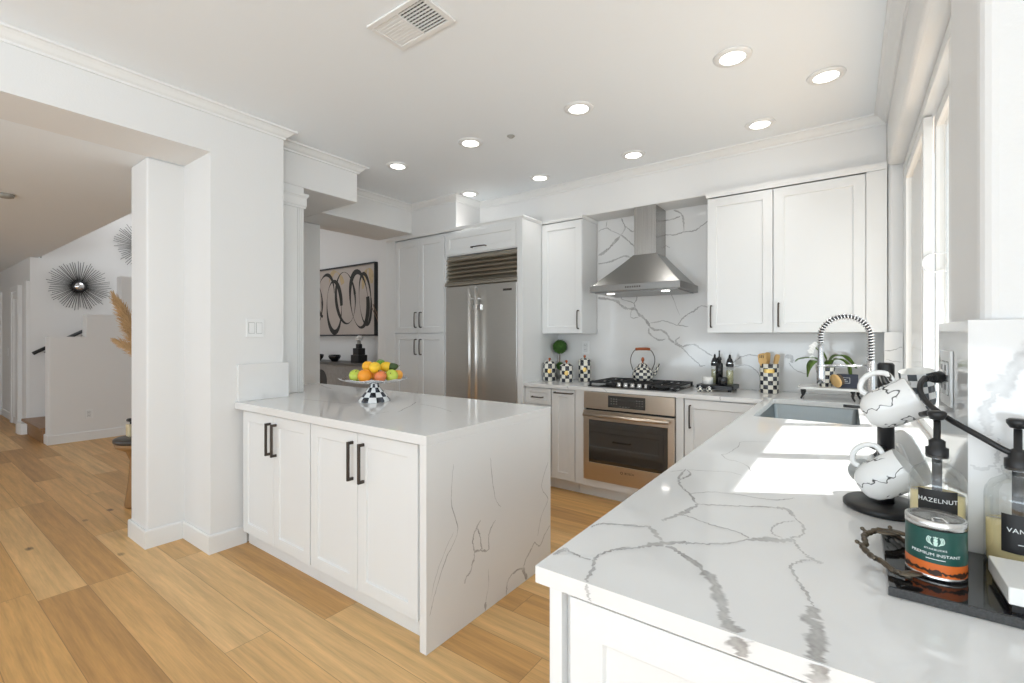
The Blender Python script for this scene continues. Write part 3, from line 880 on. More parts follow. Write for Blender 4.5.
WTF = [(0.008,[(1.7,0.454),(1.67,0.42),(1.648,0.394),(1.648,0.355),(1.663,0.316)]),(0.007,[(1.678,0.422),(1.7,0.376),(1.708,0.324),(1.723,0.294)]),
(0.011,[(1.655,0.319),(1.7,0.309),(1.747,0.285)]),(0.006,[(1.819,0.416),(1.778,0.384),(1.762,0.344),(1.766,0.293),(1.739,0.288)]),
(0.009,[(1.658,0.315),(1.655,0.285),(1.641,0.267),(1.633,0.241),(1.601,0.222),(1.589,0.198)]),(0.007,[(2.338,0.22),(2.281,0.186),(2.226,0.14),(2.173,0.183)]),
(0.01,[(2.173,0.179),(2.132,0.147),(2.091,0.122),(2.062,0.082)]),(0.026,[(2.052,0.086),(2.072,0.047),(2.097,0.004)]),
(0.012,[(2.062,0.078),(2.004,0.091),(1.964,0.091)]),(0.007,[(1.964,0.091),(1.922,0.071),(1.91,0.029),(1.91,0.004)]),
(0.018,[(1.74,0.044),(1.737,0.004)]),(0.004,[(1.515,0.762),(1.502,0.592),(1.542,0.452),(1.463,0.353),(1.401,0.238),(1.37,0.157)]),
(0.004,[(1.777,0.734),(1.81,0.544),(1.86,0.468)]),(0.003,[(1.762,0.194),(1.762,0.114),(1.739,0.045)]),
(0.004,[(2.313,0.597),(2.246,0.471),(2.313,0.382),(2.246,0.307),(2.203,0.204)]),(0.002,[(1.516,0.458),(1.451,0.382),(1.40,0.293),(1.375,0.217)])]
PTV = [(0.006,[(-3.14,1.413),(-3.087,1.432),(-3.101,1.493)]),(0.006,[(-3.818,2.328),(-3.501,2.197),(-3.336,2.155)]),
(0.005,[(-2.047,1.539),(-2.056,1.602),(-2.057,1.674)]),(0.006,[(-2.006,1.696),(-2.145,1.922),(-2.224,2.026)]),(0.005,[(-2.958,1.671),(-2.666,1.705),(-2.486,1.726)]),
(0.005,[(-2.137,1.98),(-1.922,1.936),(-1.765,1.871)])]
PBV = [(0.030,[(0.30,1.33),(0.252,1.284),(0.226,1.24),(0.209,1.219)]),(0.016,[(0.215,1.225),(0.204,1.191),(0.206,1.164),(0.209,1.144)]),
(0.006,[(0.22,1.142),(0.218,1.111),(0.215,1.092),(0.196,1.083),(0.184,1.089)]),(0.004,[(0.216,1.087),(0.227,1.078),(0.237,1.069)])]

# L-shaped worktop with the sink cut-out; the window sill is part of the slab
def rrect(x0, x1, y0, y1, r, n=5):
    out = []
    for cx, cy, a in ((x1 - r, y1 - r, 0), (x0 + r, y1 - r, PI / 2), (x0 + r, y0 + r, PI), (x1 - r, y0 + r, 1.5 * PI)):
        out += [(cx + r * math.cos(a + PI / 2 * i / n), cy + r * math.sin(a + PI / 2 * i / n)) for i in range(n + 1)]
    return out
SX0, SX1, SY0, SY1 = -0.405, 0.045, 2.70, 3.54
ct = MB()
ct.prism([(-2.372, 3.453), (-0.456, 3.453), (-0.456, 0.70), (1.095, 0.70), (1.095, 1.218), (0.198, 1.218), (0.198, 1.552), (0.274, 1.552), (0.274, 3.758), (0.198, 3.758), (0.198, 4.062), (-2.372, 4.062)],
         0.884, 0.914, [rrect(SX0, SX1, SY0, SY1, 0.03)])
veins(ct, CNT, lambda u, v, w: (u, v, 0.914 + w), 0.0003, (-0.4545, 0.9, 0.7015, 4.05))
veins(ct, [(0.006, [(-0.356, 0.9125), (-0.351, 0.90), (-0.348, 0.886)]), (0.026, [(-0.128, 0.9125), (-0.121, 0.90), (-0.115, 0.8855)]), (0.024, [(-0.033, 0.9125), (-0.03, 0.9), (-0.03, 0.8855)])],
      lambda u, v, w: (u, 0.70 - w, v), 0.0003, (-0.45, 1, 0.885, 0.913))
veins(ct, [(0.006, [(-1.93, 0.9125), (-1.925, 0.9), (-1.915, 0.886)]), (0.005, [(-0.72, 0.9125), (-0.722, 0.9), (-0.72, 0.886)]), (0.005, [(-1.60, 0.9125), (-1.58, 0.9), (-1.565, 0.886)])],
      lambda u, v, w: (u, 3.453 - w, v), 0.0003, (-2.3, -0.5, 0.885, 0.913))
tag(ct.build('worktop', QM, None, 0.002, loc=(0, 0, 0.884)), 'long white quartz worktop with bold grey veins running round the sink, window and cooktop', 'worktop')

# peninsula: top and waterfall end
pt = thing('peninsula_worktop', 'white quartz peninsula top with a waterfall end reaching the floor', 'worktop', (-2.3, 1.85, 0))
top = MB().prism([(XW + 0.002, 1.351), (-1.421, 1.351), (-1.421, 2.346), (-3.86, 2.346), (-3.86, 1.908), (-3.312, 1.908), (-3.312, 1.667), (XW + 0.002, 1.667)], 0.872, 0.914)
veins(top, PTV, lambda u, v, w: (u, v, 0.914 + w), 0.0003, (-3.85, -1.43, 1.36, 2.34), wmul=1.2)
top.build('top_slab', QM, pt, 0.0015)
wf = MB().box(-1.461, -1.421, 1.351, 2.346, 0, 0.872)
veins(wf, WTF, lambda u, v, w: (-1.421 + w, u, v), 0.0003, (1.353, 2.344, 0.002, 0.87), wmul=1.0)
wf.build('waterfall_panel', QM, pt, 0.0015)
up = MB().box(XW + 0.0008, XW + 0.024, 1.362, 1.69, 0.9145, 1.152)
tag(up.build('stone_upstand', QM, None, 0.0015), 'short white stone upstand on the wall above the peninsula, under the light switch', 'upstand')

# splashbacks
bs = MB().box(-2.373, 0.198, 4.064, 4.079, 0.9145, 1.356).box(-1.943, -0.879, 4.064, 4.079, 1.356, 2.43)
veins(bs, BSP, lambda u, v, w: (u, 4.064 - w, v), 0.0003, (-1.942, 0.19, 0.93, 2.428), wmul=1.05)
tag(bs.build('splashback', QM, None, loc=(-1.1, 4.07, 0.9145)), 'tall white quartz splashback with branching grey veins behind the range hood', 'splashback')
jb = MB().box(0.182, 0.272, 3.738, 3.757, 0.9145, 1.357)
veins(jb, [(0.005, [(0.184, 1.239), (0.225, 1.246), (0.259, 1.262), (0.27, 1.26)]), (0.003, [(0.191, 1.188), (0.225, 1.177), (0.27, 1.172)])], lambda u, v, w: (u, 3.738 - w, v), 0.0003, (0.183, 0.271, 0.93, 1.35))
tag(jb.build('splashback', QM, None), 'narrow quartz splashback strip on the far side of the window', 'splashback')
pb = MB().prism([(0.180, 1.199), (1.095, 1.199), (1.095, 1.2185), (0.1985, 1.2185), (0.1985, 1.548), (0.180, 1.548)], 0.9145, 1.357)
veins(pb, PBV, lambda u, v, w: (u, 1.199 - w, v), 0.0003, (0.182, 1.8, 0.93, 1.355))
tag(pb.build('splashback', [M['quartz'], M['soft_vein']], None, 0.001), 'quartz splashback turning the corner behind the coffee corner', 'splashback')

# ------------------------------------------------------------------ base cabinets
def cabinet(name, label, boxes, base, toe=None):
    t = thing(name, label, 'cabinet', base)
    b = MB()
    for q in boxes:
        b.box(*q)
    b.build('body', M['cabinet'], t, 0.001)
    if toe:
        MB().box(*toe).build('toe_kick', M['cabinet'], t)
    return t
FY = facing('-Y', 1.395)
c = cabinet('base_cabinet', 'white peninsula cabinet with two shaker doors next to the wall', [(-3.14, -2.332, 1.396, 2.31, 0.1, 0.871)], (-2.74, 1.85, 0), (-3.13, -2.332, 1.425, 2.28, 0, 0.1))
d = door(c, FY, -3.10, -2.727, 0.10, 0.862); bar_pull(FY, -2.755, 0.632, 0.822).build('handle', M['bronze'], d, 0.001)
d = door(c, FY, -2.723, -2.338, 0.10, 0.862); bar_pull(FY, -2.690, 0.632, 0.822).build('handle', M['bronze'], d, 0.001)
c = cabinet('base_cabinet', 'white peninsula cabinet with two shaker doors next to the waterfall end', [(-2.330, -1.463, 1.396, 2.31, 0.1, 0.871)], (-1.9, 1.85, 0), (-2.330, -1.463, 1.425, 2.28, 0, 0.1))
d = door(c, FY, -2.328, -1.922, 0.10, 0.862); bar_pull(FY, -1.957, 0.630, 0.820).build('handle', M['bronze'], d, 0.001)
d = door(c, FY, -1.918, -1.500, 0.10, 0.862); bar_pull(FY, -1.872, 0.630, 0.820).build('handle', M['bronze'], d, 0.001)

FP = facing('+Y', 2.311)
pens = [o for o in bpy.data.objects if o.name.startswith('base_cabinet') and o.parent is None]
for c_, (a, b) in zip(pens, ((-3.10, -2.338), (-2.326, -1.468))):
    for z_, z2 in ((0.10, 0.36), (0.364, 0.62), (0.624, 0.862)):
        d = door(c_, FP, a, b, z_, z2, 'drawer', 0.05)
        m_ = (a + b) / 2
        bar_pull(FP, (z_ + z2) / 2, m_ - 0.095, m_ + 0.095, True).build('handle', M['bronze'], d, 0.001)

FB = facing('-Y', 3.49)
c = cabinet('base_cabinet', 'narrow white base cabinet with a small drawer beside the fridge panel', [(-2.372, -2.098, 3.491, 4.06, 0.1, 0.883)], (-2.235, 3.78, 0), (-2.372, -2.098, 3.545, 4.0, 0, 0.1))
d = door(c, FB, -2.368, -2.102, 0.735, 0.874, 'drawer', 0.036); slim_pull(FB, 0.797, -2.295, -2.172, True).build('handle', M['bronze'], d)
door(c, FB, -2.368, -2.102, 0.105, 0.727)
c = cabinet('pull_out_cabinet', 'narrow white pull-out cabinet with a level bar handle left of the oven', [(-2.096, -1.864, 3.491, 4.06, 0.1, 0.883)], (-1.98, 3.78, 0), (-2.096, -1.864, 3.545, 4.0, 0, 0.1))
d = door(c, FB, -2.092, -1.868, 0.105, 0.874); slim_pull(FB, 0.850, -2.062, -1.874, True).build('handle', M['bronze'], d)
c = cabinet('oven_housing', 'white oven housing with slim side strips and a drawer rail under the cooktop',
            [(-1.862, -1.771, 3.474, 4.06, 0.1, 0.883), (-1.029, -0.974, 3.474, 4.06, 0.1, 0.883), (-1.771, -1.029, 3.474, 4.06, 0.1, 0.155), (-1.771, -1.029, 4.03, 4.06, 0.155, 0.87)], (-1.41, 3.78, 0), (-1.862, -0.974, 3.545, 4.0, 0, 0.1))
c = cabinet('base_cabinet', 'white base cabinet with one shaker door and upright handle right of the oven', [(-0.972, -0.46, 3.491, 4.06, 0.1, 0.883)], (-0.7, 3.78, 0), (-0.972, -0.46, 3.545, 4.0, 0, 0.1))
d = door(c, FB, -0.966, -0.462, 0.105, 0.874); slim_pull(FB, -0.925, 0.665, 0.840).build('handle', M['bronze'], d)
# run under the window
FR = facing('-X', -0.425)
def wside(label, y0, y1, z1=0.883):
    c = cabinet('base_cabinet', label, [(-0.424, 0.19, y0, y1, 0.1, z1)], (-0.1, (y0 + y1) / 2, 0), (-0.36, 0.15, y0, y1, 0, 0.1))
    return c
c = thing('sink_cabinet', 'white sink cabinet with two shaker doors under the sink', 'cabinet', (-0.1, 3.06, 0))
MB().box(-0.424, 0.19, 2.66, 3.62, 0.1, 0.62).box(-0.424, -0.412, 2.66, 3.62, 0.62, 0.883).box(-0.424, 0.19, 2.66, 2.675, 0.62, 0.883).box(-0.424, 0.19, 3.605, 3.62, 0.62, 0.883).build('body', M['cabinet'], c)
for a, b in ((2.664, 3.062), (3.066, 3.466)):
    d = door(c, FR, a, b, 0.105, 0.874)
    slim_pull(FR, 3.03 if a < 3 else 3.10, 0.66, 0.84).build('handle', M['bronze'], d)
MB().box(-0.36, 0.15, 2.66, 3.47, 0, 0.1).build('toe_kick', M['cabinet'], c)
c = wside('white base cabinet with two shaker doors under the sunlit worktop', 1.64, 2.658)
for a, b in ((1.645, 2.148), (2.152, 2.655)):
    d = door(c, FR, a, b, 0.105, 0.874); slim_pull(FR, 2.11 if a < 2 else 2.19, 0.66, 0.84).build('handle', M['bronze'], d)
c = wside('white corner base cabinet with a narrow corner post under the near worktop corner', 0.725, 1.638)
MB().box(-0.428, -0.404, 0.704, 0.7245, 0.655, 0.883).box(-0.428, -0.404, 0.704, 0.7245, 0.03, 0.651).build('corner_post', M['cabinet'], c, 0.001)
FN = facing('-Y', 0.724)
door(c, FN, -0.388, 0.188, 0.105, 0.879, 'door', 0.060)
for a, b in ((0.73, 1.18), (1.184, 1.634)):
    d = door(c, FR, a, b, 0.105, 0.874); slim_pull(FR, 1.14 if a < 1 else 1.225, 0.66, 0.84).build('handle', M['bronze'], d)
# end cabinet facing the camera
c = cabinet('end_cabinet', 'white base cabinet with two shaker doors beneath the coffee tray', [(0.192, 1.09, 0.725, 1.215, 0.1, 0.883)], (0.7, 0.95, 0), (0.192, 1.08, 0.79, 1.2, 0, 0.1))
door(c, FN, 0.194, 0.638, 0.105, 0.879, 'door', 0.060)
door(c, FN, 0.642, 1.086, 0.105, 0.879, 'door', 0.060)

# ------------------------------------------------------------------ tall units and wall cabinets
FT = facing('-Y', 3.462)
c = cabinet('pantry_cabinet', 'tall white pantry with four shaker doors left of the fridge', [(-4.278, -3.347, 3.463, 4.06, 0.0, 2.40)], (-3.81, 3.76, 0))
MB().box(-4.278, -4.122, 3.444, 3.4625, 0, 2.40).build('filler', M['cabinet'], c, 0.001)
for (a, b, hx) in ((-4.117, -3.737, -3.772), (-3.733, -3.362, -3.695)):
    d = door(c, FT, a, b, 1.372, 2.372); slim_pull(FT, hx, 1.425, 1.600).build('handle', M['bronze'], d)
    d = door(c, FT, a, b, 0.06, 1.362); slim_pull(FT, hx, 1.135, 1.310).build('handle', M['bronze'], d)
c = cabinet('fridge_top_cabinet', 'white flip-up cabinet with one wide door above the fridge grille', [(-3.345, -2.432, 3.463, 4.06, 2.150, 2.40)], (-2.89, 3.76, 2.15))
d = door(c, FT, -3.338, -2.458, 2.158, 2.372, 'door', 0.055); slim_pull(FT, 2.203, -2.985, -2.795, True).build('handle', M['bronze'], d)
MB().box(-2.4555, -2.432, 3.443, 3.4625, 2.15, 2.40).build('stile', M['cabinet'], c)
tag(MB().box(-2.430, -2.375, 3.432, 4.06, 0, 2.40).build('side_panel', M['cabinet'], None, 0.0015), 'tall white end panel standing right of the fridge', 'panel')
cr = [(0, 2.40), (0.004, 2.40), (0.006, 2.41), (0.011, 2.418), (0.011, 2.4295), (0, 2.4295)]
ms = MB().sweep([(-4.278, 3.442), (-2.375, 3.442), (-2.375, 3.752), (-1.944, 3.752), (-1.944, 4.06)], cr)
tag(ms.build('cornice_strip', M['trim'], None), 'thin white cornice strip along the tops of the pantry and fridge units', 'cornice')
ms = MB().sweep([(-0.879, 4.06), (-0.879, 3.752), (0.196, 3.752)], [(0, 2.387), (0.004, 2.387), (0.005, 2.40), (0.008, 2.41), (0.008, 2.4295), (0, 2.4295)])
tag(ms.build('cornice_strip', M['trim'], None), 'thin white cornice strip along the top of the wall cabinet by the window', 'cornice')

FU = facing('-Y', 3.773)
c = cabinet('wall_cabinet', 'white single-door wall cabinet between fridge panel and hood', [(-2.374, -1.945, 3.774, 4.06, 1.360, 2.40)], (-2.16, 3.92, 1.36))
d = door(c, FU, -2.370, -1.948, 1.364, 2.39); slim_pull(FU, -1.978, 1.398, 1.575).build('handle', M['bronze'], d)
c = cabinet('wall_cabinet', 'wide white two-door wall cabinet right of the hood beside the window', [(-0.878, 0.178, 3.774, 4.06, 1.357, 2.386)], (-0.35, 3.92, 1.357))
d = door(c, FU, -0.874, -0.437, 1.361, 2.378); slim_pull(FU, -0.845, 1.395, 1.572).build('handle', M['bronze'], d)
d = door(c, FU, -0.430, 0.088, 1.361, 2.378); slim_pull(FU, -0.398, 1.395, 1.572).build('handle', M['bronze'], d)
MB().box(0.092, 0.197, 3.754, 3.7735, 1.357, 2.386).build('filler', M['cabinet'], c, 0.001)

# ------------------------------------------------------------------ fridge
f = thing('refrigerator', 'built-in stainless steel double-door refrigerator with a slatted top grille', 'refrigerator', (-2.88, 3.76, 0))
MB().box(-3.343, -2.434, 3.50, 4.05, 0.0, 2.14).build('body', M['steel'], f)
for a, b in ((-3.333, -2.9315), (-2.9265, -2.447)):
    MB().box(a, b, 3.442, 3.499, 0.11, 1.835).build('door', M['steel'], f, 0.004)
for x, name in ((-2.968, 'handle'), (-2.885, 'handle')):
    h = MB().tube([(x, 3.385, 0.45), (x, 3.385, 1.80)], 0.015, 16)
    for z in (0.55, 1.70):
        h.tube([(x, 3.385, z), (x, 3.445, z)], 0.009, 10)
    h.build(name, M['handle_steel'], f)
MB().box(-2.955, -2.93, 3.425, 3.4415, 1.575, 1.65).box(-2.925, -2.86, 3.425, 3.4415, 1.59, 1.645).build('reflection_plate', M['chrome'], f, 0.003)  # chrome plates shaped in place of a bright reflection by the handles
gr = MB().box(-3.338, -2.442, 3.475, 3.4995, 1.85, 2.14)
for i in range(6):
    z = 1.892 + i * 0.0415
    n = gr.add([(-3.336, 3.446, z), (-2.444, 3.446, z), (-2.444, 3.474, z + 0.034), (-3.336, 3.474, z + 0.034), (-3.336, 3.452, z - 0.004), (-2.444, 3.452, z - 0.004), (-2.444, 3.474, z + 0.020), (-3.336, 3.474, z + 0.020)])
    for q in ((0, 1, 2, 3), (4, 7, 6, 5), (0, 4, 5, 1), (0, 3, 7, 4), (1, 5, 6, 2)):
        gr.face([n + k for k in q])
gr.build('grille', M['grille'], f)
MB().box(-3.345, -2.435, 3.432, 3.474, 1.843, 1.866).box(-3.345, -2.435, 3.438, 3.474, 1.868, 1.878).build('grille_rail', M['grille'], f, 0.004)
MB().box(-2.60, -2.50, 3.4385, 3.4415, 1.758, 1.778).build('badge', M['bronze'], f, 0.001)
MB().box(-2.444, -2.434, 3.446, 3.499, 0.05, 2.14).build('side_trim', M['steel'], f)

# ------------------------------------------------------------------ oven, cooktop, hood
ov = thing('oven', 'built-in stainless steel wall oven with a black window below the cooktop', 'oven', (-1.40, 3.75, 0.158))
OX0, OX1 = -1.769, -1.031
MB().box(OX0 + 0.01, OX1 - 0.01, 3.47, 4.0, 0.16, 0.87).build('body', M['black'], ov)
MB().box(OX0, OX1, 3.445, 3.47, 0.745, 0.880).build('control_panel', M['steel_oven'], ov, 0.003)
dp = MB().box(-1.552, -1.249, 3.4425, 3.4465, 0.768, 0.862).build('display', M['oven_glass'], ov)
mk = MB()
for r_ in range(3):
    for q in range(3):
        mk.box(-1.530 + q * 0.022, -1.519 + q * 0.022, 3.4415, 3.4424, 0.795 + r_ * 0.019, 0.803 + r_ * 0.019)
        mk.box(-1.320 + q * 0.022, -1.312 + q * 0.022, 3.4415, 3.4424, 0.795 + r_ * 0.019, 0.800 + r_ * 0.019)
for q in range(4):
    mk.box(-1.455 + q * 0.024, -1.445 + q * 0.024, 3.4415, 3.4424, 0.778, 0.783)
mk.build('display_print', mat('dim_print', (0.22, 0.22, 0.21), 0.5), dp)
dr = MB().prism([(OX0, 0), (OX1, 0), (OX1, 1), (OX0, 1)], 0, 1)
dm = MB()
dm.box(OX0, OX1, 3.440, 3.469, 0.655, 0.730).box(OX0, OX1, 3.440, 3.469, 0.165, 0.308).box(OX0, -1.722, 3.440, 3.469, 0.308, 0.655).box(-1.079, OX1, 3.440, 3.469, 0.308, 0.655)
od = dm.build('door', M['steel_oven'], ov, 0.002)
MB().box(-1.7215, -1.0795, 3.4435, 3.4685, 0.3085, 0.6545).build('window_pane', M['oven_glass'], od)
oh = MB().tube([(-1.745, 3.392, 0.700), (-1.055, 3.392, 0.700)], 0.0155, 14)
for x in (-1.70, -1.10):
    oh.tube([(x, 3.392, 0.70), (x, 3.442, 0.70)], 0.010, 10)
oh.build('handle', M['steel_oven'], od)

def text_mesh(body, size, spacing=1.0):
    cu = bpy.data.curves.new('lettering', 'FONT')
    cu.body = body; cu.size = size; cu.align_x = 'CENTER'; cu.align_y = 'CENTER'; cu.extrude = 0.0002; cu.space_character = spacing
    o = bpy.data.objects.new('lettering', cu)
    COL.objects.link(o)
    bpy.context.view_layer.update()
    me = bpy.data.meshes.new_from_object(o.evaluated_get(bpy.context.evaluated_depsgraph_get()))
    mb = MB()
    mb.add([v.co for v in me.vertices])
    for p in me.polygons:
        mb.face(list(p.vertices))
    bpy.data.objects.remove(o); bpy.data.curves.remove(cu); bpy.data.meshes.remove(me)
    return mb

def flat_text(body, size, fn, u, v, w, spacing=1.0):
    t = text_mesh(body, size, spacing)
    t.v = [Vector(fn(u + p.x, v + p.y, w + p.z)) for p in t.v]
    return t
flat_text('BOSCH', 0.024, facing('-Y', 3.440), -1.375, 0.262, 0.0004).tube([(-1.437 + 0.009 * math.cos(t), 3.4396, 0.262 + 0.009 * math.sin(t)) for t in [2 * PI * i / 16 for i in range(16)]], 0.0018, 6, closed=True).build('logo', M['slot'], od)

ck = thing('cooktop', 'black five-burner gas cooktop with cast iron grates on the back worktop', 'cooktop', (-1.41, 3.77, 0.9142))
MB().box(-1.775, -1.045, 3.53, 4.03, 0.9142, 0.924).build('glass_base', M['gloss_black'], ck, 0.003)
for cx, cy, r_ in ((-1.62, 3.67, 0.045), (-1.62, 3.91, 0.04), (-1.41, 3.83, 0.06), (-1.20, 3.67, 0.04), (-1.20, 3.91, 0.045)):
    b = MB().lathe([(0, 0), (r_ * 1.2, 0), (r_ * 1.2, 0.006), (r_, 0.008), (r_, 0.016), (0, 0.016)], (cx, cy, 0.924), 20)
    b.build('burner', M['iron'], ck)
for g0, g1 in ((-1.768, -1.545), (-1.537, -1.283), (-1.275, -1.052)):
    g = MB()
    z = 0.956
    y0, y1 = (3.545, 4.02) if g0 != -1.537 else (3.66, 4.02)
    for x in (g0, g1 - 0.012):
        g.box(x, x + 0.012, y0, y1, z - 0.012, z)
    for y in (y0, y1 - 0.012, (y0 + y1) / 2 - 0.006):
        g.box(g0, g1, y, y + 0.012, z - 0.012, z)
    xm = (g0 + g1) / 2
    g.box(xm - 0.006, xm + 0.006, y0, y1, z - 0.012, z)
    for y in ((y0 * 3 + y1) / 4, (y0 + y1 * 3) / 4):
        g.box(g0 + 0.01, g0 + 0.075, y - 0.006, y + 0.006, z - 0.012, z).box(g1 - 0.075, g1 - 0.01, y - 0.006, y + 0.006, z - 0.012, z)
    for x in (g0, g1 - 0.016):
        for y in (y0, y1 - 0.016):
            g.box(x, x + 0.016, y, y + 0.016, 0.924, z - 0.011)
    g.build('grate', M['iron'], ck, 0.002)
for i in range(5):
    x = -1.525 + i * 0.058
    MB().lathe([(0, 0), (0.021, 0), (0.021, 0.004), (0.017, 0.007), (0.0155, 0.026), (0.012, 0.029), (0, 0.029)], (x, 3.592, 0.924), 18).build('knob', M['chrome'], ck)

hd = thing('range_hood', 'stainless steel pyramid range hood on the splashback above the cooktop', 'range hood', (-1.39, 3.8, 1.69))
HX0, HX1, HY0, HY1 = -1.768, -1.022, 3.555, 4.063
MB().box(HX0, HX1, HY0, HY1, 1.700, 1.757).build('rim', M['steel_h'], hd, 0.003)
cn = MB()
CX0, CX1, CY0 = -1.476, -1.290, 3.80
prev = None
N = 8
for i in range(N + 1):
    t = i / N
    k = (1 - t) ** 1.06          # gently curved flanks
    ring_ = [(CX0 - 0.006 + (HX0 + 0.012 - CX0 + 0.006) * k, CY0 - 0.006 + (HY0 + 0.012 - CY0 + 0.006) * k), (CX1 + 0.006 + (HX1 - 0.012 - CX1 - 0.006) * k, CY0 - 0.006 + (HY0 + 0.012 - CY0 + 0.006) * k)]
    z = 1.757 + 0.265 * t
    n = cn.add([(ring_[0][0], ring_[0][1], z), (ring_[1][0], ring_[1][1], z), (ring_[1][0], HY1, z), (ring_[0][0], HY1, z)])
    if prev is not None:
        for a in range(4):
            b = (a + 1) % 4
            cn.face([prev + a, prev + b, n + b, n + a])
    else:
        cn.face([n + 3, n + 2, n + 1, n])
    prev = n
cn.face([prev, prev + 1, prev + 2, prev + 3])
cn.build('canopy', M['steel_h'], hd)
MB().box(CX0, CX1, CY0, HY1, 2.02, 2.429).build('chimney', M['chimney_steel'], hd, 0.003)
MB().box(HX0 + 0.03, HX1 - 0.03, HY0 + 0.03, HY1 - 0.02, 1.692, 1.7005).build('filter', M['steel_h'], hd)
bt = MB()
for i in range(7):
    bt.box(-1.455 + i * 0.019, -1.444 + i * 0.019, HY0 - 0.003, HY0 + 0.002, 1.722, 1.736)
bt.build('control_buttons', M['bronze'], hd)
for x in (-1.625, -1.165):
    MB().lathe([(0, 0.0), (0.030, 0.0), (0.034, 0.004), (0.034, 0.007)], (x, 3.66, 1.688), 20).build('lamp', M['lamp'], hd)

# ------------------------------------------------------------------ sink and faucet
sk = thing('sink', 'rectangular stainless steel undermount sink below the window', 'sink', (-0.18, 3.06, 0.68))
s_ = MB()
rims = []
for (g, z, r) in ((0.0, 0.8835, 0.03), (0.004, 0.875, 0.03), (0.010, 0.72, 0.035), (0.03, 0.690, 0.05), (0.20, 0.684, 0.02)):
    lp = rrect(SX0 + g - 0.004, SX1 - g + 0.004, SY0 + g - 0.004, SY1 - g + 0.004, r)
    rims.append(s_.add([(x, y, z) for x, y in lp])); nl = len(lp)
for a, b in zip(rims, rims[1:]):
    for i in range(nl):
        j = (i + 1) % nl
        s_.face([a + i, a + j, b + j, b + i], 0, None, True)
s_.face([rims[-1] + i for i in range(nl)])
s_.build('basin', M['sink'], sk)
MB().lathe([(0, 0.001), (0.03, 0.001), (0.042, 0.004), (0.045, 0.0)], (-0.18, 3.06, 0.6845), 24).build('drain', M['chrome'], sk)

fa = thing('faucet', 'chrome spring-neck kitchen faucet arching over the sink', 'faucet', (0.095, 3.09, 0.914))
MB().lathe([(0, 0), (0.030, 0), (0.030, 0.008), (0.024, 0.014), (0.022, 0.05), (0.019, 0.055), (0.019, 0.285), (0, 0.285)], (0.095, 3.09, 0.9142), 24).build('body', M['faucet_steel'], fa)
cz, rad = 1.328, 0.110
cxm = 0.095 - rad
arc = [(0.095, 3.09, 1.19 + 0.02 * i) for i in range(7)] + [(cxm + rad * math.cos(t), 3.09, cz + rad * math.sin(t)) for t in [PI * i / 24 for i in range(1, 24)]] + [(cxm - rad, 3.09, cz - 0.012 * i) for i in range(0, 4)]
MB().tube(arc, 0.0105, 12).build('hose', M['rubber'], fa)
# spring coil round the hose
pa = [Vector(p) for p in arc]
ln = [0.0]
for a, b in zip(pa, pa[1:]):
    ln.append(ln[-1] + (b - a).length)
def along(s):
    for i in range(len(pa) - 1):
        if s <= ln[i + 1]:
            t = (s - ln[i]) / (ln[i + 1] - ln[i])
            return pa[i].lerp(pa[i + 1], t), (pa[i + 1] - pa[i]).normalized()
    return pa[-1], (pa[-1] - pa[-2]).normalized()
turns = 34
cp = []
for i in range(turns * 12 + 1):
    p_, t_ = along(ln[-1] * i / (turns * 12))
    e1 = Vector((0, 1, 0)); e2 = t_.cross(e1).normalized()
    an = 2 * PI * i / 12
    cp.append(p_ + (e1 * math.cos(an) + e2 * math.sin(an)) * 0.0150)
MB().tube(cp, 0.0033, 8).build('spring', M['chrome'], fa)
MB().lathe([(0, 0), (0.019, 0), (0.0195, 0.03), (0.016, 0.11), (0.0135, 0.145), (0.0125, 0.20), (0.011, 0.215), (0, 0.215)], (cxm - rad, 3.09, 1.07), 22).build('spray_head', M['faucet_steel'], fa)
MB().tube([(0.085, 3.09, 1.175), (cxm - rad + 0.008, 3.09, 1.168)], 0.006, 10).build('holder_arm', M['chrome'], fa)
MB().tube([(cxm - rad + 0.02 * math.cos(t), 3.09 + 0.02 * math.sin(t), 1.168) for t in [2 * PI * i / 20 for i in range(20)]], 0.004, 8, closed=True).build('holder_ring', M['chrome'], fa)
MB().tube([(0.088, 3.07, 0.955), (-0.02, 3.02, 0.962)], 0.008, 10).build('lever', M['black'], fa)

# ------------------------------------------------------------------ things on the back worktop
Z0 = 0.9142
def arc_pts(c, r, a0, a1, n, fn):
    return [fn(c, r, a0 + (a1 - a0) * i / n) for i in range(n + 1)]

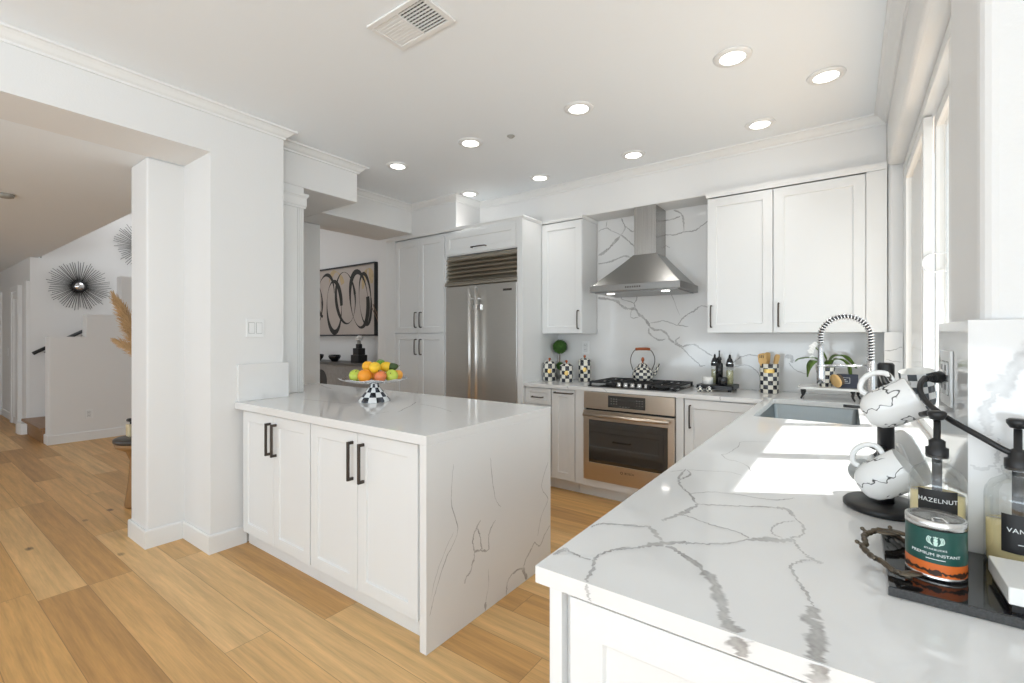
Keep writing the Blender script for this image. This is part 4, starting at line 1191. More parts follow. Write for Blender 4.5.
def canister(label, x, y, r, h, n):
    t = thing('canister', label, 'canister', (x, y, Z0), 'checkered canisters beside the cooktop')
    k = checker('canister_check', n, round(h * 0.80 / (2 * PI * r / n)))
    hb = h * 0.74
    MB().lathe([(r * 0.9, 0), (r, 0.006), (r, hb * 0.9), (r * 0.93, hb)], (x, y, Z0), 28).lathe([(0, 0), (r * 0.9, 0)], (x, y, Z0), 28, 1).lathe([(r * 0.93, hb), (0, hb)], (x, y, Z0), 28, 1).build('jar', [k, M['white_ceramic']], t)
    # gold oval on the camera side
    d = Vector((0 - x, 0 - y, 0)).normalized()
    a = math.atan2(d.y, d.x)
    g = MB()
    pts = []
    for i in range(18):
        q = 2 * PI * i / 18
        aa = a + 0.30 * math.cos(q)
        pts.append((x + (r + 0.0012) * math.cos(aa), y + (r + 0.0012) * math.sin(aa), Z0 + hb * 0.60 + 0.022 * math.sin(q)))
    c0 = g.add([(x + (r + 0.0022) * math.cos(a), y + (r + 0.0022) * math.sin(a), Z0 + hb * 0.60)])
    n0 = g.add(pts)
    for i in range(18):
        g.face([c0, n0 + i, n0 + (i + 1) % 18])
    g.build('label_oval', M['gold'], t)
    l = MB().lathe([(0, 0), (r * 1.02, 0.0), (r * 1.04, 0.006), (r * 0.95, 0.014), (r * 0.55, 0.028), (0.010, 0.032), (0, 0.032)], (x, y, Z0 + hb + 0.0005), 28).build('lid', k, t)
    MB().lathe([(0, 0), (0.007, 0), (0.006, 0.006), (0.012, 0.012), (0.013, 0.020), (0.007, 0.028), (0, 0.030)], (x, y, Z0 + hb + 0.032), 16).build('knob', M['wood_red'], l)
    return t
canister('black and white checkered canister nearest the fridge panel', -2.308, 3.79, 0.061, 0.210, 10)
canister('shortest checkered canister with a red knob, in front of the topiary', -2.110, 3.765, 0.060, 0.190, 10)
canister('tallest checkered canister with a red knob, next to the cooktop', -2.000, 3.915, 0.058, 0.250, 10)

tp = thing('topiary', 'small ball topiary in a grey pot behind the checkered canisters', 'plant', (-2.295, 3.965, Z0))
MB().lathe([(0, 0), (0.036, 0), (0.046, 0.085), (0.042, 0.09), (0.038, 0.085), (0, 0.085)], (-2.295, 3.965, Z0), 24).build('pot', M['stone_pot'], tp)
MB().tube([(-2.295, 3.965, Z0 + 0.08), (-2.298, 3.964, Z0 + 0.17), (-2.295, 3.965, Z0 + 0.29)], 0.005, 8).build('stem', M['rattan'], tp)
def moss_ball(c, r, n, rnd):
    b = MB().ellipsoid(c, (r * 0.9,) * 3, 20, 12)
    for i in range(n):
        z = 1 - 2 * (i + 0.5) / n; a = i * 2.39996
        d = Vector((math.sqrt(1 - z * z) * math.cos(a), math.sqrt(1 - z * z) * math.sin(a), z))
        p = Vector(c) + d * r * 0.86
        s1 = d.orthogonal().normalized(); s1 = (Matrix.Rotation(rnd.random() * 6.28, 3, d) @ s1)
        tip = p + d * r * (0.12 + 0.1 * rnd.random()) + s1 * r * 0.09
        w = d.cross(s1) * r * 0.05
        k = b.add([p - w, p + w, tip])
        b.face([k, k + 1, k + 2])
    return b
moss_ball((-2.295, 3.965, 1.232), 0.072, 700, random.Random(2)).build('upper_ball', M['moss'], tp)
moss_ball((-2.295, 3.965, 1.045), 0.042, 400, random.Random(3)).build('lower_ball', M['moss'], tp)

def wall_plate(name, label, fn, u, v, w, h, cat, holes, parent=None):
    t = thing(name, label, cat, fn(u, v - h / 2, 0))
    p = panel_box(MB(), fn, u - w / 2, u + w / 2, v - h / 2, v + h / 2, 0.0005, 0.006).build('plate', M['white_plastic'], t, 0.002)
    for (a, b, ww, hh, kind) in holes:
        panel_box(MB(), fn, u + a - ww / 2 - 0.002, u + a + ww / 2 + 0.002, v + b - hh / 2 - 0.002, v + b + hh / 2 + 0.002, 0.006, 0.0065).build('gap', M['slot_grey'], t)
        panel_box(MB(), fn, u + a - ww / 2, u + a + ww / 2, v + b - hh / 2, v + b + hh / 2, 0.0066, 0.009).build(kind, M['white_plastic'], t, 0.001)
        if kind == 'socket':
            s = MB()
            for dx in (-0.006, 0.006):
                panel_box(s, fn, u + a + dx - 0.0018, u + a + dx + 0.0018, v + b - 0.004, v + b + 0.008, 0.009, 0.0094)
            s.build('slot', M['slot'], t)
    return t
SOCK = [(0, 0.021, 0.032, 0.028, 'socket'), (0, -0.021, 0.032, 0.028, 'socket')]
wall_plate('wall_outlet', 'white double outlet on the splashback above the tallest canister', facing('-Y', 4.064), -2.065, 1.225, 0.075, 0.12, 'outlet', SOCK)
wall_plate('light_switch', 'white two-gang light switch on the wall above the peninsula', facing('+X', XW), 1.475, 1.386, 0.115, 0.12, 'light switch', [(-0.024, 0, 0.034, 0.068, 'rocker'), (0.024, 0, 0.034, 0.068, 'rocker')])
wall_plate('wall_outlet', 'white outlet low on the stair half wall', facing('+X', -7.95), 1.64, 0.335, 0.075, 0.12, 'outlet', SOCK)
wall_plate('wall_outlet', 'white outlet with the black plug in it, beside the window', facing('-X', 0.180), 1.40, 1.235, 0.115, 0.12, 'outlet', [(q_ * 0.024, w_ * 0.021, 0.032, 0.028, 'socket') for q_ in (-1, 1) for w_ in (-1, 1)])
wall_plate('light_switch', 'white light switch on the dim far wall of the hall', facing('-Y', 1.30), -11.15, 1.085, 0.08, 0.13, 'light switch', [(0, 0, 0.034, 0.068, 'rocker')])

kt = thing('kettle', 'round checkered kettle with a red wooden grip on the cooktop', 'kettle', (-1.437, 3.90, 0.9562))
kc = checker('kettle_check', 16, 6)
kx, ky, kz = -1.437, 3.90, 0.9562
MB().lathe([(0.070, 0), (0.084, 0.012), (0.089, 0.035), (0.084, 0.070), (0.068, 0.100), (0.045, 0.120), (0.036, 0.124)], (kx, ky, kz), 36).lathe([(0, 0), (0.070, 0)], (kx, ky, kz), 36, 1).build('body', [kc, M['steel']], kt)
kl = MB().lathe([(0.040, 0.121), (0.042, 0.127), (0.030, 0.140), (0.010, 0.149), (0, 0.150)], (kx, ky, kz), 24).build('lid', checker('kettle_lid_check', 12, 2), kt)
MB().lathe([(0.0, 0.0), (0.007, 0), (0.006, 0.01), (0.013, 0.02), (0.014, 0.032), (0.008, 0.046), (0, 0.050)], (kx, ky, kz + 0.149), 16).build('lid_knob', M['wood_red'], kl)
ex = Vector((0.809, 0.587, 0))          # spout and handle lie across the view
K = Vector((kx, ky, kz))
MB().tube([K + ex * 0.078 + Vector((0, 0, 0.045)), K + ex * 0.105 + Vector((0, 0, 0.055)), K + ex * 0.122 + Vector((0, 0, 0.09)), K + ex * 0.142 + Vector((0, 0, 0.142))], [0.020, 0.016, 0.012, 0.009], 12).build('spout', checker('spout_check', 6, 5), kt)
hp = smooth_path([K + ex * -0.082 + Vector((0, 0, 0.085)), K + ex * -0.103 + Vector((0, 0, 0.15)), K + ex * -0.098 + Vector((0, 0, 0.21)), K + ex * -0.062 + Vector((0, 0, 0.262)), K + ex * 0.0 + Vector((0, 0, 0.268)), K + ex * 0.062 + Vector((0, 0, 0.262)), K + ex * 0.098 + Vector((0, 0, 0.21)), K + ex * 0.103 + Vector((0, 0, 0.15)), K + ex * 0.078 + Vector((0, 0, 0.085))], 5)
kh = MB().tube(hp, 0.0038, 8).build('handle', M['bronze'], kt)
MB().tube([K + ex * -0.062 + Vector((0, 0, 0.266)), K + ex * -0.03 + Vector((0, 0, 0.269)), K + ex * 0.03 + Vector((0, 0, 0.269)), K + ex * 0.062 + Vector((0, 0, 0.266))], [0.012, 0.0125, 0.0125, 0.012], 14).build('grip', M['wood_red'], kh)

# oil and pepper set on a footed black tray
ty = thing('oil_tray', 'black footed tray holding oil bottles and a grinder, right of the cooktop', 'tray', (-0.82, 3.85, Z0))
MB().prism(rrect(-0.955, -0.690, 3.735, 3.985, 0.02), 0.932, 0.960).build('plate', M['black'], ty, 0.002)
for x in (-0.925, -0.72):
    for y in (3.765, 3.955):
        MB().lathe([(0, 0), (0.014, 0), (0.011, 0.0175), (0, 0.0175)], (x, y, Z0), 12).build('foot', M['black'], ty)
TZ = 0.9605
tag(MB().lathe([(0, 0), (0.034, 0), (0.039, 0.004), (0.040, 0.056), (0.037, 0.056), (0.036, 0.008), (0, 0.008)], (-0.887, 3.815, TZ), 30).build('ramekin', M['white_ceramic'], None), 'white ramekin on the black oil tray', 'ramekin')
g = thing('pepper_grinder', 'tall black pepper grinder with a pointed top in the middle of the oil tray', 'grinder', (-0.812, 3.86, TZ))
MB().lathe([(0, 0), (0.026, 0), (0.026, 0.16), (0.022, 0.165), (0, 0.165)], (-0.812, 3.86, TZ), 24).build('body', M['gloss_black'], g)
MB().lathe([(0, 0.165), (0.016, 0.165), (0.012, 0.185), (0.018, 0.192), (0.016, 0.205), (0.006, 0.214), (0.005, 0.25), (0.006, 0.262), (0, 0.264)], (-0.812, 3.86, TZ), 20).build('cap', M['black'], g)
tag(MB().lathe([(0, 0), (0.027, 0), (0.032, 0.01), (0.033, 0.055), (0.030, 0.062), (0, 0.062)], (-0.772, 3.795, TZ), 24).build('salt_pot', M['gloss_black'], None), 'short round black pot in front of the pepper grinder', 'pot')
def oil_bottle(x, y, label):
    b = thing('oil_bottle', label, 'bottle', (x, y, TZ), 'oil bottles on the black tray')
    MB().lathe([(0, 0), (0.026, 0), (0.027, 0.004), (0.027, 0.13), (0.024, 0.145), (0.02, 0.15)], (x, y, TZ), 24).build('glass', M['bottle_glass'], b)
    MB().lathe([(0, 0.004), (0.024, 0.004), (0.0245, 0.11), (0, 0.11)], (x, y, TZ), 24).build('oil', M['oil'], b)
    MB().lathe([(0.028, 0.138), (0.029, 0.156), (0.024, 0.163), (0.025, 0.17), (0.018, 0.195), (0.009, 0.205), (0.008, 0.222), (0.004, 0.232), (0, 0.232)], (x, y, TZ), 24).build('cap', M['black'], b)
    MB().lathe([(0.0265, 0.164), (0.0265, 0.168)], (x, y, TZ), 24).build('band', M['chrome'], b)
oil_bottle(-0.862, 3.935, 'oil bottle with a black cap behind the white ramekin')
oil_bottle(-0.742, 3.885, 'oil bottle with a black cap at the window end of the oil tray')
for x, y, l in ((-0.905, 3.655, 'tiny checkered shaker standing below the left end of the oil tray'), (-0.845, 3.680, 'tiny checkered shaker standing in front of the oil tray foot')):
    s = thing('shaker', l, 'shaker', (x, y, Z0), 'tiny checkered shakers')
    MB().lathe([(0, 0), (0.013, 0), (0.021, 0.010), (0.023, 0.020), (0.017, 0.034), (0, 0.038)], (x, y, Z0), 20).build('body', checker('shaker_check', 8, 4), s)
    MB().lathe([(0, 0.036), (0.008, 0.036), (0.008, 0.044), (0, 0.047)], (x, y, Z0), 12).build('cap', M['chrome'], s)

# utensil crock
cx, cy = -0.476, 3.90
cr_ = thing('utensil_crock', 'tall black and cream checkered crock of wooden utensils', 'crock', (cx, cy, Z0))
MB().lathe([(0.060, 0), (0.063, 0.004), (0.063, 0.212), (0.060, 0.216)], (cx, cy, Z0), 36).lathe([(0.060, 0.216), (0.057, 0.21), (0.056, 0.01), (0, 0.01)], (cx, cy, Z0), 36, 1).lathe([(0, 0), (0.060, 0)], (cx, cy, Z0), 36, 1).build('jar', [checker('crock_check', 12, 7), M['white_ceramic']], cr_)
a0 = math.atan2(-cy, -cx)
g = MB()
n = 8
L_ = g.add([(cx + 0.0645 * math.cos(a0 - 0.55 + 1.1 * i / n), cy + 0.0645 * math.sin(a0 - 0.55 + 1.1 * i / n), Z0 + 0.15) for i in range(n + 1)])
H_ = g.add([(cx + 0.0645 * math.cos(a0 - 0.55 + 1.1 * i / n), cy + 0.0645 * math.sin(a0 - 0.55 + 1.1 * i / n), Z0 + 0.178) for i in range(n + 1)])
for i in range(n):
    g.face([L_ + i, L_ + i + 1, H_ + i + 1, H_ + i])
g.build('label_band', M['gold'], cr_)
def paddle(base, tip, w, slots=0, bowl=False):
    """flat wooden utensil: handle from base, blade at tip"""
    base, tip = Vector(base), Vector(tip)
    ax = (tip - base).normalized(); sd = Vector((0.809, 0.587, 0)); sd = (sd - ax * sd.dot(ax)).normalized(); nn = ax.cross(sd)
    L = (tip - base).length
    prof = [(0, 0.006), (L * 0.60, 0.007), (L * 0.68, w * 0.6), (L * 0.78, w), (L * 0.93, w), (L * 0.985, w * 0.8), (L, w * 0.45)]
    mb = MB(); th = 0.004
    rows = []
    for s, hw in prof:
        off = nn * (0.010 * math.sin(min(1, max(0, (s / L - 0.6) / 0.4)) * PI) if bowl else 0)
        rows.append(mb.add([base + ax * s - sd * hw + nn * th + off, base + ax * s + sd * hw + nn * th + off, base + ax * s + sd * hw - nn * th + off, base + ax * s - sd * hw - nn * th + off]))
    for a, b in zip(rows, rows[1:]):
        for i in range(4):
            j = (i + 1) % 4
            mb.face([a + i, a + j, b + j, b + i])
    mb.face([rows[0] + i for i in range(4)]); mb.face([rows[-1] + i for i in (3, 2, 1, 0)])
    return mb
u1 = thing('wooden_spatula', 'broad slotted wooden spatula on the left in the checkered crock', 'spatula', (cx - 0.02, cy, Z0 + 0.012), 'wooden utensils in the checkered crock')
paddle((cx - 0.012, cy - 0.01, Z0 + 0.013), (cx - 0.045, cy - 0.045, Z0 + 0.292), 0.030).build('blade', M['wood_lt'], u1, 0.002)
sl = MB()
for q in (-0.012, 0.0, 0.012):
    c0 = Vector((cx - 0.043, cy - 0.047, Z0 + 0.258)) + Vector((0.809, 0.587, 0)) * q
    sl.tube([c0, c0 + Vector((-0.002, -0.003, 0.022))], 0.0028, 6)
sl.build('slots', M['rattan'], u1)
tag(paddle((cx - 0.018, cy + 0.022, Z0 + 0.013), (cx - 0.014, cy + 0.034, Z0 + 0.298), 0.024, bowl=True).build('wooden_spoon', M['wood_lt'], None, 0.002), 'darker wooden spoon standing behind the slotted spatula in the crock', 'spoon', 'wooden utensils in the checkered crock')
tag(paddle((cx + 0.016, cy + 0.012, Z0 + 0.013), (cx + 0.052, cy + 0.035, Z0 + 0.285), 0.018, bowl=True).build('wooden_spoon', M['wood_lt'], None, 0.002), 'wooden spoon leaning to the window side of the crock, at the back', 'spoon', 'wooden utensils in the checkered crock')
tag(paddle((cx + 0.0, cy - 0.025, Z0 + 0.013), (cx + 0.060, cy + 0.0, Z0 + 0.282), 0.014).build('wooden_fork', M['wood_lt'], None, 0.002), 'narrow wooden fork leaning to the window side of the crock, in front', 'fork', 'wooden utensils in the checkered crock')

# riser shelf with orchid, brush and box
rs = thing('riser_shelf', 'small white riser on black curved legs behind the sink', 'riser', (-0.10, 3.70, Z0))
MB().prism(rrect(-0.275, 0.085, 3.60, 3.83, 0.03), 0.984, 0.998).build('board', M['white_ceramic'], rs, 0.003)
for x, y in ((-0.245, 3.80), (-0.245, 3.63), (0.02, 3.63), (0.05, 3.80)):
    sx = -1 if x < -0.1 else 1
    MB().tube(smooth_path([(x, y, 0.9835), (x + 0.004 * sx, y, 0.968), (x + 0.001 * sx, y, 0.945), (x + 0.010 * sx, y, 0.925), (x + 0.014 * sx, y, 0.9212)], 4), [0.012] * 4 + [0.009] * 4 + [0.006] * 4 + [0.006] * 5, 10).build('leg', M['iron'], rs)
RZ = 0.9985
ox, oy = -0.125, 3.735
po = thing('orchid', 'white orchid with strap leaves in a checkered pot on the riser', 'plant', (ox, oy, RZ))
MB().lathe([(0.036, 0), (0.038, 0.004), (0.055, 0.125), (0.053, 0.128)], (ox, oy, RZ), 32).lathe([(0.053, 0.128), (0.048, 0.115), (0, 0.115)], (ox, oy, RZ), 32, 1).lathe([(0, 0), (0.036, 0)], (ox, oy, RZ), 32, 1).build('pot', [checker('orchid_pot_check', 12, 5), M['moss']], po)
def strap(pts, w, m, parent, name='leaf'):
    mb = MB()
    path = smooth_path([Vector(p) for p in pts], 7)
    n = len(path); rows = []
    for i, q in enumerate(path):
        t = (path[min(i + 1, n - 1)] - path[max(i - 1, 0)]).normalized()
        sd = t.cross(Vector((0, 0, 1)))
        sd = sd.normalized() if sd.length > 1e-3 else Vector((1, 0, 0))
        up_ = sd.cross(t)
        f = i / (n - 1)
        ww = w * (0.35 + 0.65 * math.sin(PI * min(1, f * 1.05) ** 0.8)) if f < 0.95 else w * 0.3
        rows.append(mb.add([q - sd * ww + up_ * ww * 0.22, q + up_ * 0.0008, q + sd * ww + up_ * ww * 0.22, q - up_ * 0.0016]))
    for a, b in zip(rows, rows[1:]):
        for i in range(4):
            j = (i + 1) % 4
            mb.face([a + i, a + j, b + j, b + i], 0, None, True)
    mb.face([rows[0] + i for i in range(4)]); mb.face([rows[-1] + i for i in (3, 2, 1, 0)])
    return mb.build(name, m, parent)
zt = RZ + 0.12
e = Vector((0.809, 0.587, 0)); o3 = Vector((ox, oy, zt))
def rel(a, up_, dy=0.0):
    return o3 + e * a + Vector((0, dy, up_))
strap([rel(0.0, 0), rel(0.055, 0.075, -0.02), rel(0.115, 0.082, -0.03), rel(0.165, 0.045, -0.03), rel(0.205, 0.0, -0.03)], 0.034, M['leaf'], po)
strap([rel(0.01, 0), rel(0.05, 0.05, -0.05), rel(0.10, 0.06, -0.07), rel(0.150, 0.02, -0.08), rel(0.165, -0.05, -0.08)], 0.036, M['leaf'], po)
strap([rel(-0.01, 0), rel(-0.05, 0.055), rel(-0.10, 0.07, 0.0), rel(-0.17, 0.062, -0.01), rel(-0.20, 0.045, -0.01)], 0.024, M['leaf'], po)
strap([rel(-0.01, 0), rel(-0.055, 0.05, -0.03), rel(-0.095, 0.02, -0.05), rel(-0.115, -0.055, -0.05)], 0.034, M['leaf'], po)
strap([rel(0.0, 0), rel(0.005, 0.05, 0.02), rel(-0.02, 0.11, 0.02), rel(-0.03, 0.14, 0.02)], 0.012, M['leaf'], po)
MB().tube(smooth_path([rel(0, -0.01), rel(-0.03, 0.09, 0.02), rel(-0.085, 0.155, 0.02), rel(-0.10, 0.145, 0.01)], 5), 0.003, 7).build('flower_stem', M['leaf'], po)
for a, u, dy, sc in ((-0.088, 0.140, 0.0, 0.8), (-0.098, 0.112, -0.01, 0.75), (-0.088, 0.070, -0.01, 0.65), (-0.072, 0.160, 0.01, 0.65)):
    fl = MB(); c0 = rel(a, u, dy)
    for i in range(5):
        t = 2 * PI * i / 5 + 0.3
        d = e * math.cos(t) + Vector((0, 0, 1)) * math.sin(t)
        fl.merge(MB().ellipsoid((0, 0, 0), (0.017 * sc, 0.006 * sc, 0.013 * sc), 12, 8), Matrix.Translation(c0 + d * 0.014 * sc) @ Matrix.Rotation(0.6, 4, 'Z'))
    fl.build('blossom', M['petal'], po)
bx = thing('navy_box', 'small navy box with a pale printed frame on the riser', 'box', (-0.005, 3.69, RZ))
MB().box(-0.062, 0.050, 3.665, 3.715, RZ, RZ + 0.088).build('body', M['navy'], bx, 0.002)
fr = MB()
for a, b, c_, d_ in ((-0.050, 0.008, 0.032, 0.034), (-0.050, 0.008, 0.066, 0.068), (-0.050, -0.048, 0.032, 0.068), (0.006, 0.008, 0.032, 0.068), (-0.044, -0.012, 0.052, 0.056), (-0.044, -0.004, 0.043, 0.046)):
    fr.box(a, b, 3.6642, 3.6648, RZ + c_, RZ + d_)
fr.build('printed_frame', M['pale_print'], bx)
br = thing('scrub_brush', 'round wooden scrub brush leaning on the orchid pot', 'brush', (-0.065, 3.66, RZ))
mx = Matrix.Translation((-0.066, 3.640, RZ + 0.046)) @ Matrix.Rotation(R(36), 4, 'Z') @ Matrix.Rotation(R(72), 4, 'Y')
MB().merge(MB().lathe([(0, -0.008), (0.040, -0.008), (0.044, -0.003), (0.044, 0.004), (0.040, 0.009), (0, 0.009)], (0, 0, 0), 30), mx).build('back', M['wood_lt'], br)
MB().merge(MB().lathe([(0, 0.009), (0.034, 0.009), (0.037, 0.030), (0, 0.030)], (0, 0, 0), 30), mx).build('bristles', M['bristle'], br)
cu = MB().lathe([(0, 0), (0.028, 0), (0.030, 0.004), (0.032, 0.105), (0.029, 0.105), (0.027, 0.01), (0, 0.01)], (0.128, 3.60, Z0), 26)
tag(cu.build('cup', M['black'], None), 'tall black cup on the worktop between the riser and the window', 'cup')

# ------------------------------------------------------------------ fruit stand on the peninsula
sx, sy, sz = -2.475, 1.90, 0.9146
st = thing('fruit_stand', 'checkered pedestal stand with a silver plate on the peninsula', 'cake stand', (sx, sy, sz))
MB().lathe([(0.100, 0), (0.099, 0.010), (0.084, 0.028), (0.055, 0.064), (0.031, 0.094), (0.027, 0.114), (0.034, 0.122)], (sx, sy, sz), 40).lathe([(0, 0), (0.10, 0)], (sx, sy, sz), 40, 1).build('pedestal', [checker('pedestal_check', 12, 4, pale=(0.85, 0.85, 0.84)), M['white_ceramic']], st)
pl = MB()
rows = []
for r_, z_ in ((0.0, 0.122), (0.05, 0.121), (0.14, 0.123), (0.175, 0.132), (0.212, 0.146), (0.214, 0.149), (0.175, 0.136), (0.14, 0.127), (0.05, 0.125), (0.0, 0.125)):
    if r_ == 0.0:
        rows.append([pl.add([(sx, sy, sz + z_)])] * 72)
    else:
        k = pl.add([(sx + r_ * (1 + (0.035 * math.cos(9 * 2 * PI * i / 72) if r_ > 0.2 else 0)) * math.cos(2 * PI * i / 72), sy + r_ * (1 + (0.035 * math.cos(9 * 2 * PI * i / 72) if r_ > 0.2 else 0)) * math.sin(2 * PI * i / 72), sz + z_ + (0.004 * math.cos(9 * 2 * PI * i / 72) if r_ > 0.2 else 0)) for i in range(72)])
        rows.append([k + i for i in range(72)])
for a, b in zip(rows, rows[1:]):
    for i in range(72):
        j = (i + 1) % 72
        q = []
        for v in (a[i], a[j], b[j], b[i]):
            if v not in q: q.append(v)
        pl.face(q, 0, None, True)
pl.build('plate', M['chrome'], st)

def fruit(name, label, cat, c, r, m, kind='round', rot=(0, 0, 0)):
    mb = MB()
    q = MB()
    if kind == 'apple':
        q.ellipsoid((0, 0, 0), (r, r, r * 0.93), 26, 16, dent=0.20)
    elif kind == 'lemon':
        prof = []
        for i in range(15):
            t = -PI / 2 + PI * i / 14
            rr = math.cos(t) ** 0.85; zz = math.sin(t) * 1.12
            if abs(zz) > 0.9: zz *= 1.08
            prof.append((0 if i in (0, 14) else rr * r, zz * r))
        q.lathe(prof, (0, 0, 0), 24)
    elif kind == 'avocado':
        prof = []
        for i in range(17):
            t = -PI / 2 + PI * i / 16
            zz = math.sin(t); rr = math.cos(t) * (1 - 0.22 * zz)
            prof.append((0 if i in (0, 16) else rr * r * 0.9, zz * r * 1.25))
        q.lathe(prof, (0, 0, 0), 24)
    else:
        q.ellipsoid((0, 0, 0), (r, r, r * 0.96), 26, 16, dent=0.05)
    mx = Matrix.Translation(c) @ Matrix.Rotation(rot[2], 4, 'Z') @ Matrix.Rotation(rot[0], 4, 'X') @ Matrix.Rotation(rot[1], 4, 'Y')
    mb.merge(q, mx)
    if kind in ('apple', 'avocado'):
        t = thing(name, label, cat, c, 'fruit on the checkered stand')
        mb.build('flesh', m, t)
        s0 = 0.72 if kind == 'apple' else 1.23
        MB().tube([mx @ Vector((0, 0, r * s0)), mx @ Vector((0.002, 0, r * (s0 + 0.18))), mx @ Vector((0.005, 0.002, r * (s0 + 0.36)))], 0.0018, 6).build('stalk', M['stem'], t)
        return t
    o = mb.build(name, m, None)
    return tag(o, label, cat, 'fruit on the checkered stand')
zp = sz + 0.1265
fruit('green_apple', 'yellow-green apple at the left front of the fruit stand', 'apple', (-2.540, 1.805, zp + 0.040), 0.041, M['apple_g'], 'apple', (0.4, 0.5, 0))
fruit('lemon', 'yellow lemon behind the left green apple, low on the plate', 'lemon', (-2.612, 1.868, zp + 0.034), 0.034, M['yellow_c'], 'lemon', (1.4, 0, 0.6))
fruit('orange', 'large bright orange at the front of the fruit stand', 'orange', (-2.440, 1.800, zp + 0.043), 0.0435, M['orange_c'])
fruit('red_apple', 'red-blushed apple between the large orange and the right green apple', 'apple', (-2.362, 1.858, zp + 0.039), 0.039, M['apple_r'], 'apple', (0.2, -0.3, 0))
fruit('green_apple', 'green apple at the right front of the fruit stand with its stalk towards us', 'apple', (-2.350, 1.935, zp + 0.040), 0.041, M['apple_g'], 'apple', (1.1, 0, 0.6))
fruit('lemon', 'bright yellow lemon on top at the front of the fruit pile', 'lemon', (-2.408, 1.852, zp + 0.094), 0.036, M['yellow_c'], 'lemon', (1.5, 0, 0.9))
fruit('tangerine', 'small orange-yellow tangerine on top at the left of the pile', 'tangerine', (-2.498, 1.866, zp + 0.098), 0.036, mat('tangerine_peel', (0.93, 0.45, 0.02), 0.4))
fruit('lime', 'green lime at the back of the pile, top centre', 'lime', (-2.483, 1.955, zp + 0.108), 0.031, M['lime_c'], 'lemon', (1.5, 0, 0.4))
fruit('lemon', 'deep yellow lemon on top at the back beside the dark avocado', 'lemon', (-2.430, 1.958, zp + 0.092), 0.034, M['yellow_c'], 'lemon', (1.5, 0.2, 2.2))
fruit('avocado', 'dark green avocado lying on the right side of the pile', 'avocado', (-2.398, 1.985, zp + 0.092), 0.029, M['avocado'], 'avocado', (1.45, 0, 2.5))
fruit('orange', 'pale orange low on the plate at the right behind the green apple', 'orange', (-2.395, 2.020, zp + 0.037), 0.036, mat('pale_orange_peel', (0.93, 0.42, 0.06), 0.4))
fruit('orange', 'orange hidden low in the middle of the pile', 'orange', (-2.478, 1.915, zp + 0.039), 0.038, M['orange_c'])

# ------------------------------------------------------------------ coffee corner
mt = thing('mug_tree', 'black mug tree with a round base beside the window', 'mug tree', (0.072, 1.418, Z0))
MB().lathe([(0, 0), (0.079, 0), (0.084, 0.005), (0.084, 0.012), (0.079, 0.017), (0.02, 0.019), (0, 0.019)], (0.072, 1.418, Z0), 48).build('base', M['black'], mt)
MB().lathe([(0, 0.018), (0.0165, 0.018), (0.0165, 0.345), (0.013, 0.350), (0, 0.350)], (0.072, 1.418, Z0), 24).build('post', M['black'], mt)
PO = Vector((0.072, 1.418, 0))
def hook(tip, z):
    tip = Vector(tip)
    d = Vector((tip.x - PO.x, tip.y - PO.y, 0)).normalized()
    s = Vector((PO.x, PO.y, z)) + d * 0.012
    mid = s.lerp(tip, 0.55) - Vector((0, 0, 0.004))
    MB().tube(smooth_path([s, mid, tip], 5), 0.0048, 8).build('hook', M['black'], mt)

def mug(label, base, rim, m, r=0.047, handle_up=(0, 0, 1), smooth_mat=None, group='mugs hanging on the black mug tree', flip=1, inner=None):
    base, rim = Vector(base), Vector(rim)
    ax = (rim - base); L = ax.length; ax.normalize()
    hu = Vector(handle_up); hu = (hu - ax * hu.dot(ax)).normalized()
    w = ax.cross(hu)
    mx = Matrix((( hu.x, w.x, ax.x, base.x), (hu.y, w.y, ax.y, base.y), (hu.z, w.z, ax.z, base.z), (0, 0, 0, 1)))
    t = thing('mug', label, 'mug', base, group)
    prof = [(0, 0.002), (r * 0.50, 0.002), (r * 0.52, 0), (r * 0.60, 0.002), (r * 0.84, L * 0.14), (r * 0.97, L * 0.34), (r * 0.99, L * 0.6), (r, L * 0.985), (r * 0.985, L)]
    inn = [(r * 0.985, L), (r * 0.955, L * 0.985), (r * 0.94, L * 0.6), (r * 0.90, L * 0.34), (r * 0.70, L * 0.14), (0, L * 0.10)]
    b = MB().lathe(prof, (0, 0, 0), 40).lathe(inn, (0, 0, 0), 40, 1)
    MB().merge(b, mx).build('body', [m, inner or M['white_ceramic']], t)
    hpts = [(r * 0.93, 0, L * 0.24), (r * 1.25, 0, L * 0.20), (r * 1.62, 0, L * 0.36), (r * 1.70, 0, L * 0.58), (r * 1.45, 0, L * 0.78), (r * 0.99, 0, L * 0.80)]
    hh = MB().tube(smooth_path(hpts, 5), 0.0058, 10)
    MB().merge(hh, mx).build('handle', m if m is M['mug'] else M['white_ceramic'], t)
    return t, mx @ Vector((r * 1.62, 0, L * 0.66))
def at(x, y, d):
    th = R(35.97)
    f_ = Vector((-math.sin(th), math.cos(th), 0)); r_ = Vector((math.cos(th), math.sin(th), 0))
    return Vector((0, 0, 1.3244)) + d * (f_ + r_ * ((x - 512) / 463.7) + Vector((0, 0, 1)) * ((337.4 - y) / 463.7))
m1, h1 = mug('white mug with black branch print, hanging topmost on the mug tree', at(866, 415, 1.045), at(917, 396, 0.99), M['mug'], 0.0445)
hook(h1 + Vector((0.004, 0.002, 0.0)), 1.215)
m2, h2 = mug('white mug with black branch print, hanging lower on the mug tree behind the hazelnut bottle', at(862, 487, 1.045), at(908, 467, 0.99), M['mug'], 0.0435)
hook(h2 + Vector((0.004, 0.002, 0.0)), 1.062)
